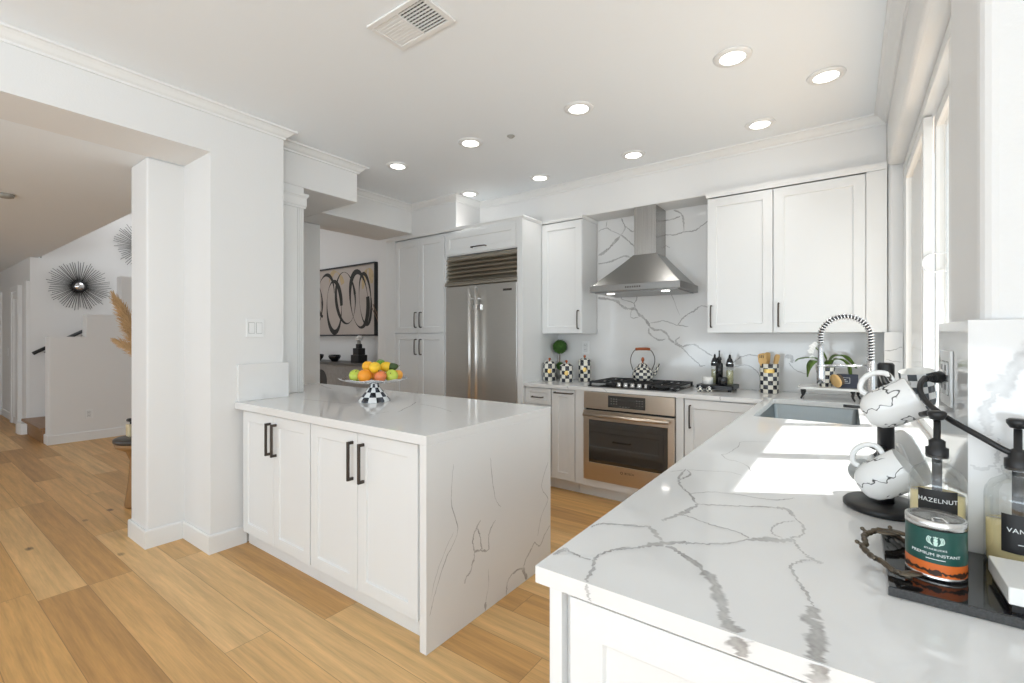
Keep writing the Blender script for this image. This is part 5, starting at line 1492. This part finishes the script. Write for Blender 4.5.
m3, h3 = mug('black and white checkered cup hanging behind the topmost mug', at(922, 412, 1.20), at(916, 371, 1.19), checker('cup_check', 12, 8, (0.09, 0.11, 0.12), (0.85, 0.86, 0.86)), 0.036, (-0.4, -0.6, 0.3))
hook(h3, 1.19)
m4, h4 = mug('plain white mug tilted downwards on the window side of the mug tree', at(892, 432, 1.20), at(914, 484, 1.17), M['white_ceramic'], 0.043, (-0.3, -0.1, 0.9))
hook((0.088, 1.455, 1.115), 1.10)
m5, h5 = mug('white mug hanging at the far left of the mug tree, behind the lower printed mug', at(876, 479, 1.20), at(861, 470, 1.165), M['mug'], 0.030, (0.2, 0, 1))
hook(h5, 1.07)

# tray with the branch handle
tr = thing('serving_tray', 'glossy black stone tray with a metal branch handle on the worktop', 'tray', (0.2, 1.07, Z0))
tb = MB().box(0.052, 0.372, 0.948, 1.190, Z0, 0.9295)
tb.build('slab', [M['gloss_black']], tr, 0.002)
MB().box(0.051, 0.373, 0.9472, 0.9480, Z0 + 0.001, 0.928).build('edge', M['granite'], tr)
bh = smooth_path([(0.088, 1.150, 0.936), (0.072, 1.146, 0.946), (0.050, 1.142, 0.953), (0.034, 1.130, 0.948), (0.024, 1.110, 0.946), (0.026, 1.082, 0.941), (0.021, 1.062, 0.942), (0.033, 1.034, 0.939), (0.046, 1.014, 0.941), (0.062, 0.994, 0.937), (0.084, 0.988, 0.935)], 6)
rnd = random.Random(4)
hb = MB().tube(bh, [0.0030 + 0.0020 * abs(math.sin(i * 1.1)) + 0.0008 * rnd.random() for i in range(len(bh))], 10)
for i, d in ((8, (0.0, 0.01, 0.008)), (20, (-0.008, 0.004, 0.006)), (34, (-0.009, 0.0, 0.005)), (46, (-0.006, -0.008, 0.004)), (54, (0.004, -0.010, 0.004))):
    p_ = bh[i]
    hb.tube([p_, p_ + Vector(d)], [0.004, 0.0025], 8)
    hb.ellipsoid(p_ + Vector(d), (0.0038,) * 3, 8, 6)
for k, (x, y) in enumerate(((0.076, 1.152), (0.060, 1.136), (0.082, 0.986))):
    hb.merge(MB().ellipsoid((0, 0, 0), (0.020, 0.009, 0.0035), 14, 8), Matrix.Translation((x, y, 0.951 - 0.009 * (k == 2))) @ Matrix.Rotation(0.5 * k - 0.3, 4, 'Z'))
hb.build('branch_handle', M['twig'], tr)

def wrap(mb, c, r, a0, z, lift=0.0006):
    mb.v = [Vector((c[0] + (r + lift + p.z) * math.cos(a0 + p.x / r), c[1] + (r + lift + p.z) * math.sin(a0 + p.x / r), z + p.y)) for p in mb.v]
    return mb
def patch(w, h, n=16):
    mb = MB()
    a = mb.add([(-w / 2 + w * i / n, -h / 2, 0) for i in range(n + 1)]); b = mb.add([(-w / 2 + w * i / n, h / 2, 0) for i in range(n + 1)])
    for i in range(n):
        mb.face([a + i, a + i + 1, b + i + 1, b + i], 0, None, True)
    return mb

BZ = 0.930
def syrup_bottle(label, x, y, word, level, lz, ldeg=0.0, head=0.4):
    b = thing('syrup_bottle', label, 'bottle', (x, y, BZ), 'glass syrup bottles with black pumps')
    r = 0.042
    MB().lathe([(0, 0.0), (r - 0.004, 0.0), (r, 0.004), (r, 0.118), (r * 0.96, 0.130), (r * 0.80, 0.143), (r * 0.50, 0.152), (0.0175, 0.155), (0.0175, 0.160), (0.0205, 0.163), (0.0205, 0.169), (0.0165, 0.171)], (x, y, BZ), 40).build('glass', M['bottle_glass'], b)
    MB().lathe([(0, 0.003), (r - 0.005, 0.003), (r - 0.003, 0.007), (r - 0.003, level), (0, level)], (x, y, BZ), 40).build('syrup', M['syrup'], b)
    p = MB().lathe([(0, 0.166), (0.0165, 0.166), (0.0172, 0.170), (0.0172, 0.184), (0.0125, 0.186), (0.0125, 0.197), (0.009, 0.200), (0.0055, 0.202), (0.0055, 0.236), (0, 0.236)], (x, y, BZ), 24)
    d = Vector((math.cos(head), math.sin(head), 0)); sd = Vector((-d.y, d.x, 0))
    hpt = Vector((x, y, BZ + 0.236))
    p.lathe([(0, 0.0), (0.010, 0.002), (0.0145, 0.010), (0.0145, 0.015), (0.011, 0.018), (0, 0.018)], hpt, 20)
    p.tube([hpt + Vector((0, 0, 0.010)), hpt + d * 0.018 + Vector((0, 0, 0.011)), hpt + d * 0.032 + Vector((0, 0, 0.006))], [0.007, 0.006, 0.005], 10)
    p.build('pump', M['black'], b)
    MB().tube([(x, y, BZ + 0.166), (x, y, BZ + 0.02)], 0.0075, 10).build('dip_tube', M['rubber'], b)
    a0 = math.atan2(-y, -x) + ldeg
    lb = wrap(patch(0.058, 0.064), (x, y), r, a0, BZ + lz, 0.0006).build('label', M['label_black'], b)
    t = text_mesh(word, 0.0108, 1.05); wrap(t, (x, y), r, a0, BZ + lz + (0.013 if word[0] == 'H' else 0.006), 0.0011)
    wrap2 = wrap(patch(0.018, 0.0012, 4), (x, y), r, a0, BZ + lz - 0.016, 0.0011)
    t.merge(wrap2)
    t.build('lettering', M['print_white'], lb)
    return b
hz = at(937, 500, 0.885); vn = at(1018, 500, 0.80)
syrup_bottle('glass pump bottle labelled HAZELNUT behind the coffee tin', hz.x, hz.y, 'HAZELNUT', 0.098, 0.080, 0.02, 2.3)
syrup_bottle('glass pump bottle labelled VANILLA standing against the splashback', vn.x, vn.y, 'VANILLA', 0.074, 0.065, 0.22, 0.5)

cn = thing('coffee_tin', 'round coffee tin with green and orange label on the black tray', 'tin', (0.124, 1.052, BZ))
tx, ty_ = at(935.5, 560, 0.78).x, at(935.5, 560, 0.78).y
cn.location = (tx, ty_, BZ)
ORG[cn.name] = Vector((tx, ty_, BZ))
cn.scale = (1, 1, 0.83)
rt = 0.0385
MB().lathe([(0, 0), (rt - 0.001, 0), (rt + 0.001, 0.002), (rt + 0.001, 0.006), (rt, 0.007), (rt, 0.098), (rt + 0.0012, 0.099), (rt + 0.0012, 0.112), (rt - 0.002, 0.1145), (rt - 0.006, 0.111), (0.018, 0.1105), (0, 0.1105)], (tx, ty_, BZ), 48).build('can', M['tin_metal'], cn)
MB().lathe([(rt + 0.0006, 0.033), (rt + 0.0006, 0.097)], (tx, ty_, BZ), 48).build('green_label', M['tin_green'], cn)
MB().lathe([(rt + 0.0006, 0.008), (rt + 0.0006, 0.033)], (tx, ty_, BZ), 48).build('orange_band', M['tin_orange'], cn)
MB().tube([(tx - 0.006, ty_ - 0.03, BZ + 0.112), (tx - 0.006, ty_ - 0.012, BZ + 0.113), (tx + 0.008, ty_ - 0.008, BZ + 0.113), (tx + 0.012, ty_ - 0.028, BZ + 0.112)], 0.0016, 8).build('pull_ring', M['tin_metal'], cn)
a0 = math.atan2(-ty_, -tx)
lg = MB()
def blob(pts, z):
    q = MB(); n_ = q.add([(a, b, 0) for a, b in pts]); q.face([n_ + i for i in range(len(pts))]); return wrap(q, (tx, ty_), rt + 0.0006, a0, BZ + 0.077, z)
def ribbon(pts, w, z):
    pth = smooth_path([Vector((a, b, 0)) for a, b in pts], 5)
    q = MB(); l_ = []; r__ = []
    for i, p in enumerate(pth):
        t = (pth[min(i + 1, len(pth) - 1)] - pth[max(i - 1, 0)]).normalized(); nn = Vector((-t.y, t.x, 0)) * w
        l_.append(p + nn); r__.append(p - nn)
    a = q.add(l_); b = q.add(r__)
    for i in range(len(pth) - 1):
        q.face([a + i, b + i, b + i + 1, a + i + 1])
    return wrap(q, (tx, ty_), rt + 0.0006, a0, BZ + 0.077, z)
gm = MB()
gm.merge(blob([(0.0026 * math.cos(2 * PI * i / 14), 0.0018 + 0.0034 * math.sin(2 * PI * i / 14)) for i in range(14)], 0.0005))
gm.merge(blob([(-0.0034, 0.0090), (-0.0016, 0.0072), (0, 0.0094), (0.0016, 0.0072), (0.0034, 0.0090), (0.0026, 0.0056), (-0.0026, 0.0056)], 0.0005))
gm.merge(blob([(-0.0030, -0.0015), (0.0030, -0.0015), (0.0020, -0.0095), (-0.0020, -0.0095)], 0.0005))
for s_ in (-1, 1):
    for q in (0, 1, 2):
        gm.merge(ribbon([(s_ * (0.0036 + 0.0010 * q), -0.0085 + 0.0012 * q), (s_ * (0.0062 + 0.0016 * q), -0.0040), (s_ * (0.0070 + 0.0019 * q), 0.0010), (s_ * (0.0062 + 0.0016 * q), 0.0050 + 0.0008 * q), (s_ * (0.0050 + 0.0014 * q), 0.0074 + 0.0004 * q)], 0.00062, 0.0005))
gm.build('logo', M['logo_pale'], cn)
lt_ = wrap(text_mesh('STARBUCKS', 0.0048, 1.1), (tx, ty_), rt + 0.0006, a0, BZ + 0.0605, 0.0005)
lt_.merge(wrap(text_mesh('PREMIUM INSTANT', 0.0076, 1.0), (tx, ty_), rt + 0.0006, a0, BZ + 0.050, 0.0005))
lt_.merge(wrap(patch(0.024, 0.0014, 6), (tx, ty_), rt + 0.0006, a0, BZ + 0.0415, 0.0005))
lt_.build('lettering', M['print_white'], cn)
dk = MB(); rnd = random.Random(8)
for i in range(11):
    w_ = 0.010 + 0.010 * rnd.random(); h_ = 0.004 + 0.005 * rnd.random()
    q = patch(w_, h_, 4); q.v = [p + Vector((-0.06 + 0.012 * i, 0.006 * (rnd.random() - 0.5), 0)) for p in q.v]
    dk.merge(wrap(q, (tx, ty_), rt + 0.0006, a0, BZ + 0.016, 0.0004 + 0.00004 * i))
dk.build('printed_pattern', M['tin_brown'], cn)

nb = thing('napkin_box', 'white box with a black base at the right end of the black tray', 'box', (0.27, 1.02, BZ))
MB().box(0.190, 0.352, 0.962, 1.076, BZ, 0.941).build('base', M['black'], nb)
MB().box(0.186, 0.356, 0.958, 1.080, 0.941, 0.966).build('lid', M['white_ceramic'], nb, 0.002)
for i in range(4):
    MB().box(0.248 + 0.008 * i, 0.251 + 0.008 * i, 1.015, 1.03 + 0.004 * (i % 2), 0.9661, 0.9664).build('mark', M['slot'], nb)

cdp = [(0.1475, 1.358, 1.236), (0.132, 1.331, 1.235), (0.123, 1.301, 1.224), (0.122, 1.276, 1.207), (0.133, 1.240, 1.187), (0.156, 1.205, 1.168), (0.190, 1.175, 1.147), (0.222, 1.160, 1.127), (0.250, 1.158, 1.117), (0.285, 1.165, 1.108), (0.36, 1.172, 1.07), (0.40, 1.172, 0.98), (0.43, 1.17, 0.925)]
co = thing('power_cord', 'black power cord sagging from the outlet across the splashback', 'cord', (0.17, 1.40, 1.235))
MB().tube(smooth_path(cdp, 8), 0.0054, 10).build('cable', M['black'], co)
rb = MB()
for i in range(5):
    p_ = Vector(cdp[0]).lerp(Vector(cdp[1]), i / 5)
    rb.tube([p_, p_ + (Vector(cdp[1]) - Vector(cdp[0])).normalized() * 0.003], 0.0072, 10)
rb.build('strain_relief', M['black'], co)
pg = MB().tube([(0.1485, 1.360, 1.236), (0.160, 1.384, 1.236), (0.164, 1.410, 1.236), (0.1675, 1.425, 1.236)], [0.010, 0.0135, 0.013, 0.009], 12)
pg.build('plug', M['black'], co)

# ------------------------------------------------------------------ hall, stairs and dining room
stc = thing('staircase', 'wood-topped white stairs rising behind the half wall', 'stairs', (-8.75, 1.6, 0))
for i in range(7):
    y0 = 1.24 + 0.27 * i; z = 0.19 * (i + 1)
    xl = -8.155
    MB().box(-9.345, xl, y0, y0 + 0.27, 0 if i == 0 else z - 0.19, z - 0.032).build('riser', M['dark_panel'] if i == 0 else M['trim'], stc)  # first riser coloured dark for the shadow under its tread
    MB().box(-9.345, xl, y0 - 0.025, y0 + 0.27, z - 0.032, z).build('tread', M['dark_panel'], stc, 0.004)
MB().prism([(-9.34, 1.16), (-9.18, 1.16), (-9.10, 1.18), (-9.08, 1.238), (-9.34, 1.238)], 0, 0.15).build('bullnose_end', M['trim'], stc, 0.004)
rl = thing('handrail', 'dark handrail climbing the wall behind the half wall', 'handrail', (-9.28, 1.5, 1.1))
MB().tube([(-9.285, 1.32, 1.095), (-9.285, 1.35, 1.115), (-9.285, 1.98, 1.50)], 0.024, 12).build('rail', M['black'], rl)
for y in (1.45, 1.85):
    MB().tube([(-9.285, y, 1.115 + (y - 1.35) * 0.611 - 0.02), (-9.285, y, 1.065 + (y - 1.35) * 0.611), (-9.349, y, 1.045 + (y - 1.35) * 0.611)], 0.008, 8).build('bracket', M['black'], rl)

def sunburst(label, y, z, r, seed):
    t = thing('sunburst_mirror', label, 'wall decoration', (-9.33, y, z), 'sunburst decorations on the stair wall')
    rnd = random.Random(seed)
    sp = MB(); n = 66
    for i in range(n):
        a = 2 * PI * (i + 0.35 * (rnd.random() - 0.5)) / n
        rr = r * (0.84 + 0.16 * rnd.random())
        d = Vector((0, math.cos(a), math.sin(a)))
        c0 = Vector((-9.335, y, z))
        out = Vector((0.05 * rnd.random(), 0, 0))
        sp.tube([c0 + d * r * 0.16, c0 + d * rr + out], [0.0042, 0.0032], 5)
    sp.build('spikes', M['spike'], t)
    q = MB().lathe([(0, -0.015), (r * 0.22, -0.015), (r * 0.24, 0.0), (r * 0.22, 0.02), (r * 0.16, 0.024), (r * 0.15, 0.018), (0, 0.018)], (0, 0, 0), 30)
    mxx = Matrix.Translation((-9.33, y, z)) @ Matrix.Rotation(R(90), 4, 'Y')
    MB().merge(q, mxx).build('rim', M['black'], t)
    MB().merge(MB().lathe([(r * 0.15, 0.019), (r * 0.10, 0.034), (0, 0.04)], (0, 0, 0), 30), mxx).build('mirror', M['chrome'], t)
sunburst('dark sunburst mirror on the stair wall, whole and above the half wall', 1.815, 2.09, 0.375, 1)
sunburst('dark sunburst decoration higher up the stairs, half hidden by the pillar', 2.60, 2.80, 0.40, 2)

sto = thing('stool', 'round wooden pedestal stool in the hall behind the pillar', 'stool', (-4.548, 1.255, 0))
stx, sty = -4.548, 1.255
MB().lathe([(0, 0.500), (0.165, 0.500), (0.178, 0.510), (0.178, 0.530), (0.165, 0.538), (0, 0.538)], (stx, sty, 0), 40).build('top', M['stool_top'], sto)
MB().lathe([(0, 0), (0.105, 0), (0.108, 0.02), (0.085, 0.20), (0.075, 0.36), (0.10, 0.43), (0.165, 0.47), (0.172, 0.499), (0, 0.499)], (stx, sty, 0), 40).build('pedestal', M['wood_stool'], sto)
va = thing('vase', 'slim black vase on the wooden stool behind the pillar', 'vase', (stx + 0.05, sty + 0.03, 0.5385))
MB().lathe([(0, 0), (0.055, 0), (0.075, 0.06), (0.080, 0.16), (0.055, 0.30), (0.030, 0.38), (0.028, 0.47), (0.036, 0.50), (0.032, 0.50), (0.022, 0.46), (0.02, 0.38), (0, 0.36)], (stx + 0.05, sty + 0.03, 0.5385), 32).build('body', M['gloss_black'], va)
for s_ in (-1, 1):
    d = Vector((0.809, 0.587, 0)) * s_
    c0 = Vector((stx + 0.05, sty + 0.03, 0.5385))
    MB().tube(smooth_path([c0 + d * 0.030 + Vector((0, 0, 0.46)), c0 + d * 0.075 + Vector((0, 0, 0.45)), c0 + d * 0.085 + Vector((0, 0, 0.38)), c0 + d * 0.060 + Vector((0, 0, 0.29))], 5), 0.008, 8).build('handle', M['gloss_black'], va)
def pampas(label, tip, seed, spread=0.055, nst=520):
    rnd = random.Random(seed)
    b = Vector((stx + 0.05, sty + 0.03, 1.02)); tip = Vector(tip)
    mid = b.lerp(tip, 0.5) + Vector((0, 0, 0.05))
    path = smooth_path([b - Vector((0, 0, 0.05)), b, mid, tip], 10)
    t = thing('pampas_plume', label, 'dried grass', b, 'pampas plumes in the black vase')
    MB().tube(path, [0.004] * len(path), 6).build('stalk', M['pampas'], t)
    f = MB(); n = len(path)
    for i in range(nst):
        s = 0.34 + 0.66 * rnd.random()
        q = path[min(n - 1, int(s * (n - 1)))]
        dr = (path[min(n - 1, int(s * (n - 1)) + 1)] - path[max(0, int(s * (n - 1)) - 1)]).normalized()
        a = rnd.random() * 6.283
        o = dr.orthogonal().normalized(); o = Matrix.Rotation(a, 3, dr) @ o
        w = spread * math.sin(PI * (0.12 + 0.84 * (s - 0.34) / 0.66)) * (0.5 + 0.7 * rnd.random())
        L = 0.07 + 0.07 * rnd.random()
        p1 = q + o * w * 0.5 + dr * L * 0.45; p2 = q + o * w * 1.2 + dr * L - Vector((0, 0, 0.02 * rnd.random()))
        f.tube([q, p1, p2], [0.0028, 0.0026, 0.0008], 4, caps=False)
    fo = f.build('plume', M['pampas'], t)
pampas('longest tan pampas plume leaning out of the black vase', (-4.83, 1.17, 1.62), 1, 0.058, 1000)
pampas('tan pampas plume standing upright against the pillar edge', (-4.53, 1.27, 1.66), 2, 0.06, 700)
pampas('short tan pampas plume drooping low to the side of the vase', (-4.79, 1.18, 1.28), 3, 0.04, 480)
bo = thing('reed_bottle', 'small cream bottle with a dark flower stopper on the stool', 'bottle', (stx - 0.09, sty - 0.05, 0.5385))
q0 = Vector((stx - 0.075, sty - 0.045, 0.5385))
MB().box(q0.x - 0.035, q0.x + 0.035, q0.y - 0.03, q0.y + 0.03, 0.5385, 0.635).build('body', M['amber_card'], bo, 0.008)
fl = MB().lathe([(0, 0), (0.012, 0), (0.012, 0.02), (0, 0.02)], (q0.x, q0.y, 0.635), 12)
for i in range(7):
    a = 2 * PI * i / 7
    fl.ellipsoid((q0.x + 0.018 * math.cos(a), q0.y + 0.018 * math.sin(a), 0.668), (0.016, 0.016, 0.013), 10, 6)
fl.build('stopper', M['black'], bo)

# dining room seen through the passage
pa_ = thing('abstract_painting', 'large framed abstract painting of black looping strokes in the next room', 'painting', (-6.2, 4.05, 1.34))
px0, px1, pz0, pz1 = -7.15, -5.225, 1.345, 2.36
frm = MB()
for a, b, c_, d_ in ((px0, px1, pz1 - 0.02, pz1), (px0, px1, pz0, pz0 + 0.02), (px0, px0 + 0.02, pz0 + 0.02, pz1 - 0.02), (px1 - 0.02, px1, pz0 + 0.02, pz1 - 0.02)):
    frm.box(a, b, 4.018, 4.079, c_, d_)
frm.build('frame', M['black'], pa_)
cv = MB().box(px0 + 0.021, px1 - 0.021, 4.034, 4.075, pz0 + 0.021, pz1 - 0.021)
def stroke(cx_, cz_, rx, rz, tilt, w, a0=0, a1=2 * PI, mi=1, lift=0.0):
    n_ = 44; pts_ = []
    for i in range(n_ + 1):
        t = a0 + (a1 - a0) * i / n_
        x_ = rx * math.cos(t); z_ = rz * math.sin(t)
        pts_.append(Vector((cx_ + x_ * math.cos(tilt) - z_ * math.sin(tilt), cz_ + x_ * math.sin(tilt) + z_ * math.cos(tilt), 0)))
    L, Q = [], []
    for i in range(n_ + 1):
        t = (pts_[min(i + 1, n_)] - pts_[max(i - 1, 0)]).normalized()
        nn = Vector((-t.y, t.x, 0)); ww = w * (0.6 + 0.5 * math.sin(i * 0.23 + cx_ * 7))
        L.append(pts_[i] + nn * ww); Q.append(pts_[i] - nn * ww)
    k_ = cv.add([(p.x, 4.0335 - lift, p.y) for p in L]); m_ = cv.add([(p.x, 4.0335 - lift, p.y) for p in Q])
    for i in range(n_):
        cv.face([k_ + i, m_ + i, m_ + i + 1, k_ + i + 1], mi)
stroke(-5.42, 1.95, 0.10, 0.33, -0.1, 0.05, 0.4, 3.0, 2)
stroke(-6.15, 1.95, 0.20, 0.35, 0.1, 0.04, 0.4, 2.6, 2, 0.0001)
stroke(-6.20, 1.78, 0.185, 0.38, 0.05, 0.036, lift=0.0003)
stroke(-5.92, 1.90, 0.23, 0.38, 0.18, 0.030, lift=0.0005)
stroke(-5.60, 1.86, 0.20, 0.40, 0.16, 0.038, lift=0.0007)
stroke(-5.46, 1.86, 0.13, 0.36, 0.12, 0.024, lift=0.0009)
stroke(-6.42, 1.95, 0.22, 0.32, -0.15, 0.026, 0.2, 4.6, lift=0.0011)
stroke(-6.75, 1.85, 0.24, 0.36, 0.1, 0.030, lift=0.0013)
cv.build('canvas', [M['canvas'], M['stroke'], M['ochre']], pa_)

cs = thing('console_table', 'grey textured console below the abstract painting', 'console table', (-6.0, 3.9, 0))
MB().box(-7.1, -4.62, 3.66, 4.07, 0.05, 0.955).build('body', M['console'], cs, 0.004)
MB().box(-7.13, -4.60, 3.64, 4.075, 0.956, 0.985).build('top', M['console_top'], cs, 0.003)
ar = MB()
n_ = 20
k_ = ar.add([(-5.93, 3.657, 0.06)] + [(-5.93 - 0.14 * math.cos(PI * i / n_), 3.657, 0.72 + 0.16 * math.sin(PI * i / n_)) for i in range(n_ + 1)] + [(-5.79, 3.657, 0.06), (-6.07, 3.657, 0.06)])
ar.face([k_ + 1 + i for i in range(n_ + 1)] + [k_ + n_ + 2, k_ + n_ + 3])
ar.build('arched_niche', M['slot'], cs)
def bowl(x, y, label):
    tag(MB().lathe([(0, 0), (0.04, 0), (0.044, 0.010), (0.070, 0.04), (0.084, 0.07), (0.078, 0.095), (0.072, 0.095), (0.062, 0.05), (0, 0.018)], (x, y, 0.9855), 30).build('bowl', M['gloss_black'], None), label, 'bowl', 'black bowls on the console')
bowl(-5.86, 3.82, 'round black bowl on the console between the other bowl and the stepped vase')
bowl(-6.28, 3.82, 'round black bowl on the console cut off by the white wall edge')
sv = thing('stepped_vase', 'black stepped block vase with a pale bloom on the console', 'vase', (-5.33, 3.84, 0.9855))
MB().box(-5.415, -5.245, 3.77, 3.91, 0.9855, 1.09).box(-5.39, -5.27, 3.785, 3.895, 1.09, 1.18).box(-5.36, -5.30, 3.81, 3.87, 1.18, 1.235).build('body', M['black'], sv, 0.004)
MB().lathe([(0.03, 1.235), (0.022, 1.25), (0.022, 1.275), (0.03, 1.285)], (-5.33, 3.84, 0), 20).build('collar', M['stone_pot'], sv)
bl = MB()
for i in range(9):
    a = 2.4 * i
    bl.ellipsoid((-5.33 + 0.03 * math.cos(a) * (i / 9), 3.84 + 0.03 * math.sin(a) * (i / 9), 1.31 + 0.018 * math.sin(i * 1.7)), (0.030, 0.030, 0.024), 10, 6)
bl.build('bloom', M['petal'], sv)
tv = thing('reed_vase', 'tall brown reeds standing in a dark vase beside the pantry', 'dried reeds', (-4.72, 3.80, 0.9855))
MB().lathe([(0, 0), (0.045, 0), (0.05, 0.02), (0.035, 0.12), (0.03, 0.14), (0.02, 0.14), (0, 0.10)], (-4.72, 3.80, 0.9855), 24).build('vase', M['black'], tv)
for i in range(6):
    rnd = random.Random(20 + i)
    MB().tube(smooth_path([(-4.72, 3.80, 1.09), (-4.75 - 0.04 * rnd.random(), 3.80 + 0.04 * (rnd.random() - 0.5), 1.35), (-4.80 - 0.17 * rnd.random(), 3.80 + 0.10 * (rnd.random() - 0.5), 1.62 + 0.15 * rnd.random())], 6), 0.006, 6).build('reed', M['rattan'], tv)

# ------------------------------------------------------------------ ceiling fittings
def downlight_parts(t, x, y, z):
    MB().lathe([(0.060, -0.010), (0.070, -0.011), (0.088, -0.006), (0.091, -0.0005), (0.060, -0.0005)], (x, y, z), 40).build('trim_ring', M['white_plastic'], t)
    MB().lathe([(0, -0.0085), (0.056, -0.0085), (0.0598, -0.0065), (0.0598, -0.0006), (0, -0.0006)], (x, y, z), 40).build('lens', M['lamp'], t)
spots = [(-0.477, 2.563, 'round recessed downlight in the row over the sink aisle, nearest the window'), (-1.357, 2.575, 'round recessed downlight in the near row, second from the window'),
         (-2.238, 2.567, 'round recessed downlight in the near row, third from the window'), (-3.027, 2.557, 'round recessed downlight in the near row, beside the passage beam'),
         (-0.478, 3.477, 'round recessed downlight in front of the wide wall cabinet'), (-1.356, 3.481, 'round recessed downlight in front of the range hood'),
         (-2.226, 3.492, 'round recessed downlight in front of the fridge end panel'), (-3.039, 3.471, 'round recessed downlight at the jog of the soffit by the pantry'),
         (-0.099, 3.047, 'round recessed downlight centred over the sink by the window')]
first = None
for x, y, l in spots:
    if first is None:
        first = thing('downlight', l, 'ceiling light', (x, y, CEIL), 'recessed ceiling downlights')
        downlight_parts(first, x, y, CEIL)
    else:
        c = copy_tree(first, (x, y, CEIL))
        c['label'] = l
    light('downlight_lamp', 'SPOT', (x, y, CEIL - 0.03), 6, (1.0, 0.98, 0.95), (0, 0, -1), spot_size=R(95), spot_blend=1.0, shadow_soft_size=0.05)

vt = thing('ceiling_vent', 'white rectangular ceiling vent with dark open louvres at one end', 'vent', (-1.605, 1.43, CEIL))
vx0, vx1, vy0, vy1 = -1.785, -1.425, 1.325, 1.535
z0 = CEIL - 0.010
f_ = MB()
f_.box(vx0, vx1, vy0, vy0 + 0.025, z0, CEIL - 0.0005).box(vx0, vx1, vy1 - 0.025, vy1, z0, CEIL - 0.0005).box(vx0, vx0 + 0.025, vy0 + 0.025, vy1 - 0.025, z0, CEIL - 0.0005).box(vx1 - 0.025, vx1, vy0 + 0.025, vy1 - 0.025, z0, CEIL - 0.0005).box(-1.610, -1.600, vy0 + 0.025, vy1 - 0.025, z0, CEIL - 0.0005)
f_.build('frame', M['white_plastic'], vt, 0.002)
MB().box(-1.600, vx1 - 0.025, vy0 + 0.025, vy1 - 0.025, CEIL - 0.002, CEIL - 0.0005).build('duct', M['vent_dark'], vt)
MB().box(vx0 + 0.025, -1.610, vy0 + 0.025, vy1 - 0.025, CEIL - 0.006, CEIL - 0.0005).build('closed_louvre', M['white_plastic'], vt)
sl1 = MB()
for i in range(9):
    y = vy0 + 0.030 + i * 0.0172
    sl1.box(vx0 + 0.026, -1.611, y, y + 0.010, CEIL - 0.008, CEIL - 0.006)
sl1.build('louvre', M['white_plastic'], vt)
sl2 = MB()
for i in range(9):
    y = vy0 + 0.032 + i * 0.0172
    sl2.box(-1.599, vx1 - 0.026, y, y + 0.005, CEIL - 0.009, CEIL - 0.003)
for i in range(7):
    x = -1.585 + i * 0.021
    sl2.box(x, x + 0.003, vy0 + 0.026, vy1 - 0.026, CEIL - 0.0035, CEIL - 0.002)
sl2.build('open_louvre', M['white_plastic'], vt)
sh = thing('sprinkler_head', 'small chrome sprinkler cap on the ceiling between the near downlights', 'sprinkler', (-1.934, 2.652, CEIL))
MB().lathe([(0, -0.012), (0.016, -0.012), (0.022, -0.007), (0.028, -0.002), (0.028, -0.0005), (0, -0.0005)], (-1.934, 2.652, CEIL), 24).build('cap', M['stone_pot'], sh)
sd_ = thing('smoke_detector', 'small round detector on the hall ceiling', 'smoke detector', (-5.41, 0.614, HALLZ))
MB().lathe([(0, -0.03), (0.03, -0.03), (0.05, -0.022), (0.055, -0.0005), (0, -0.0005)], (-5.41, 0.614, HALLZ), 28).build('cover', M['stone_pot'], sd_)
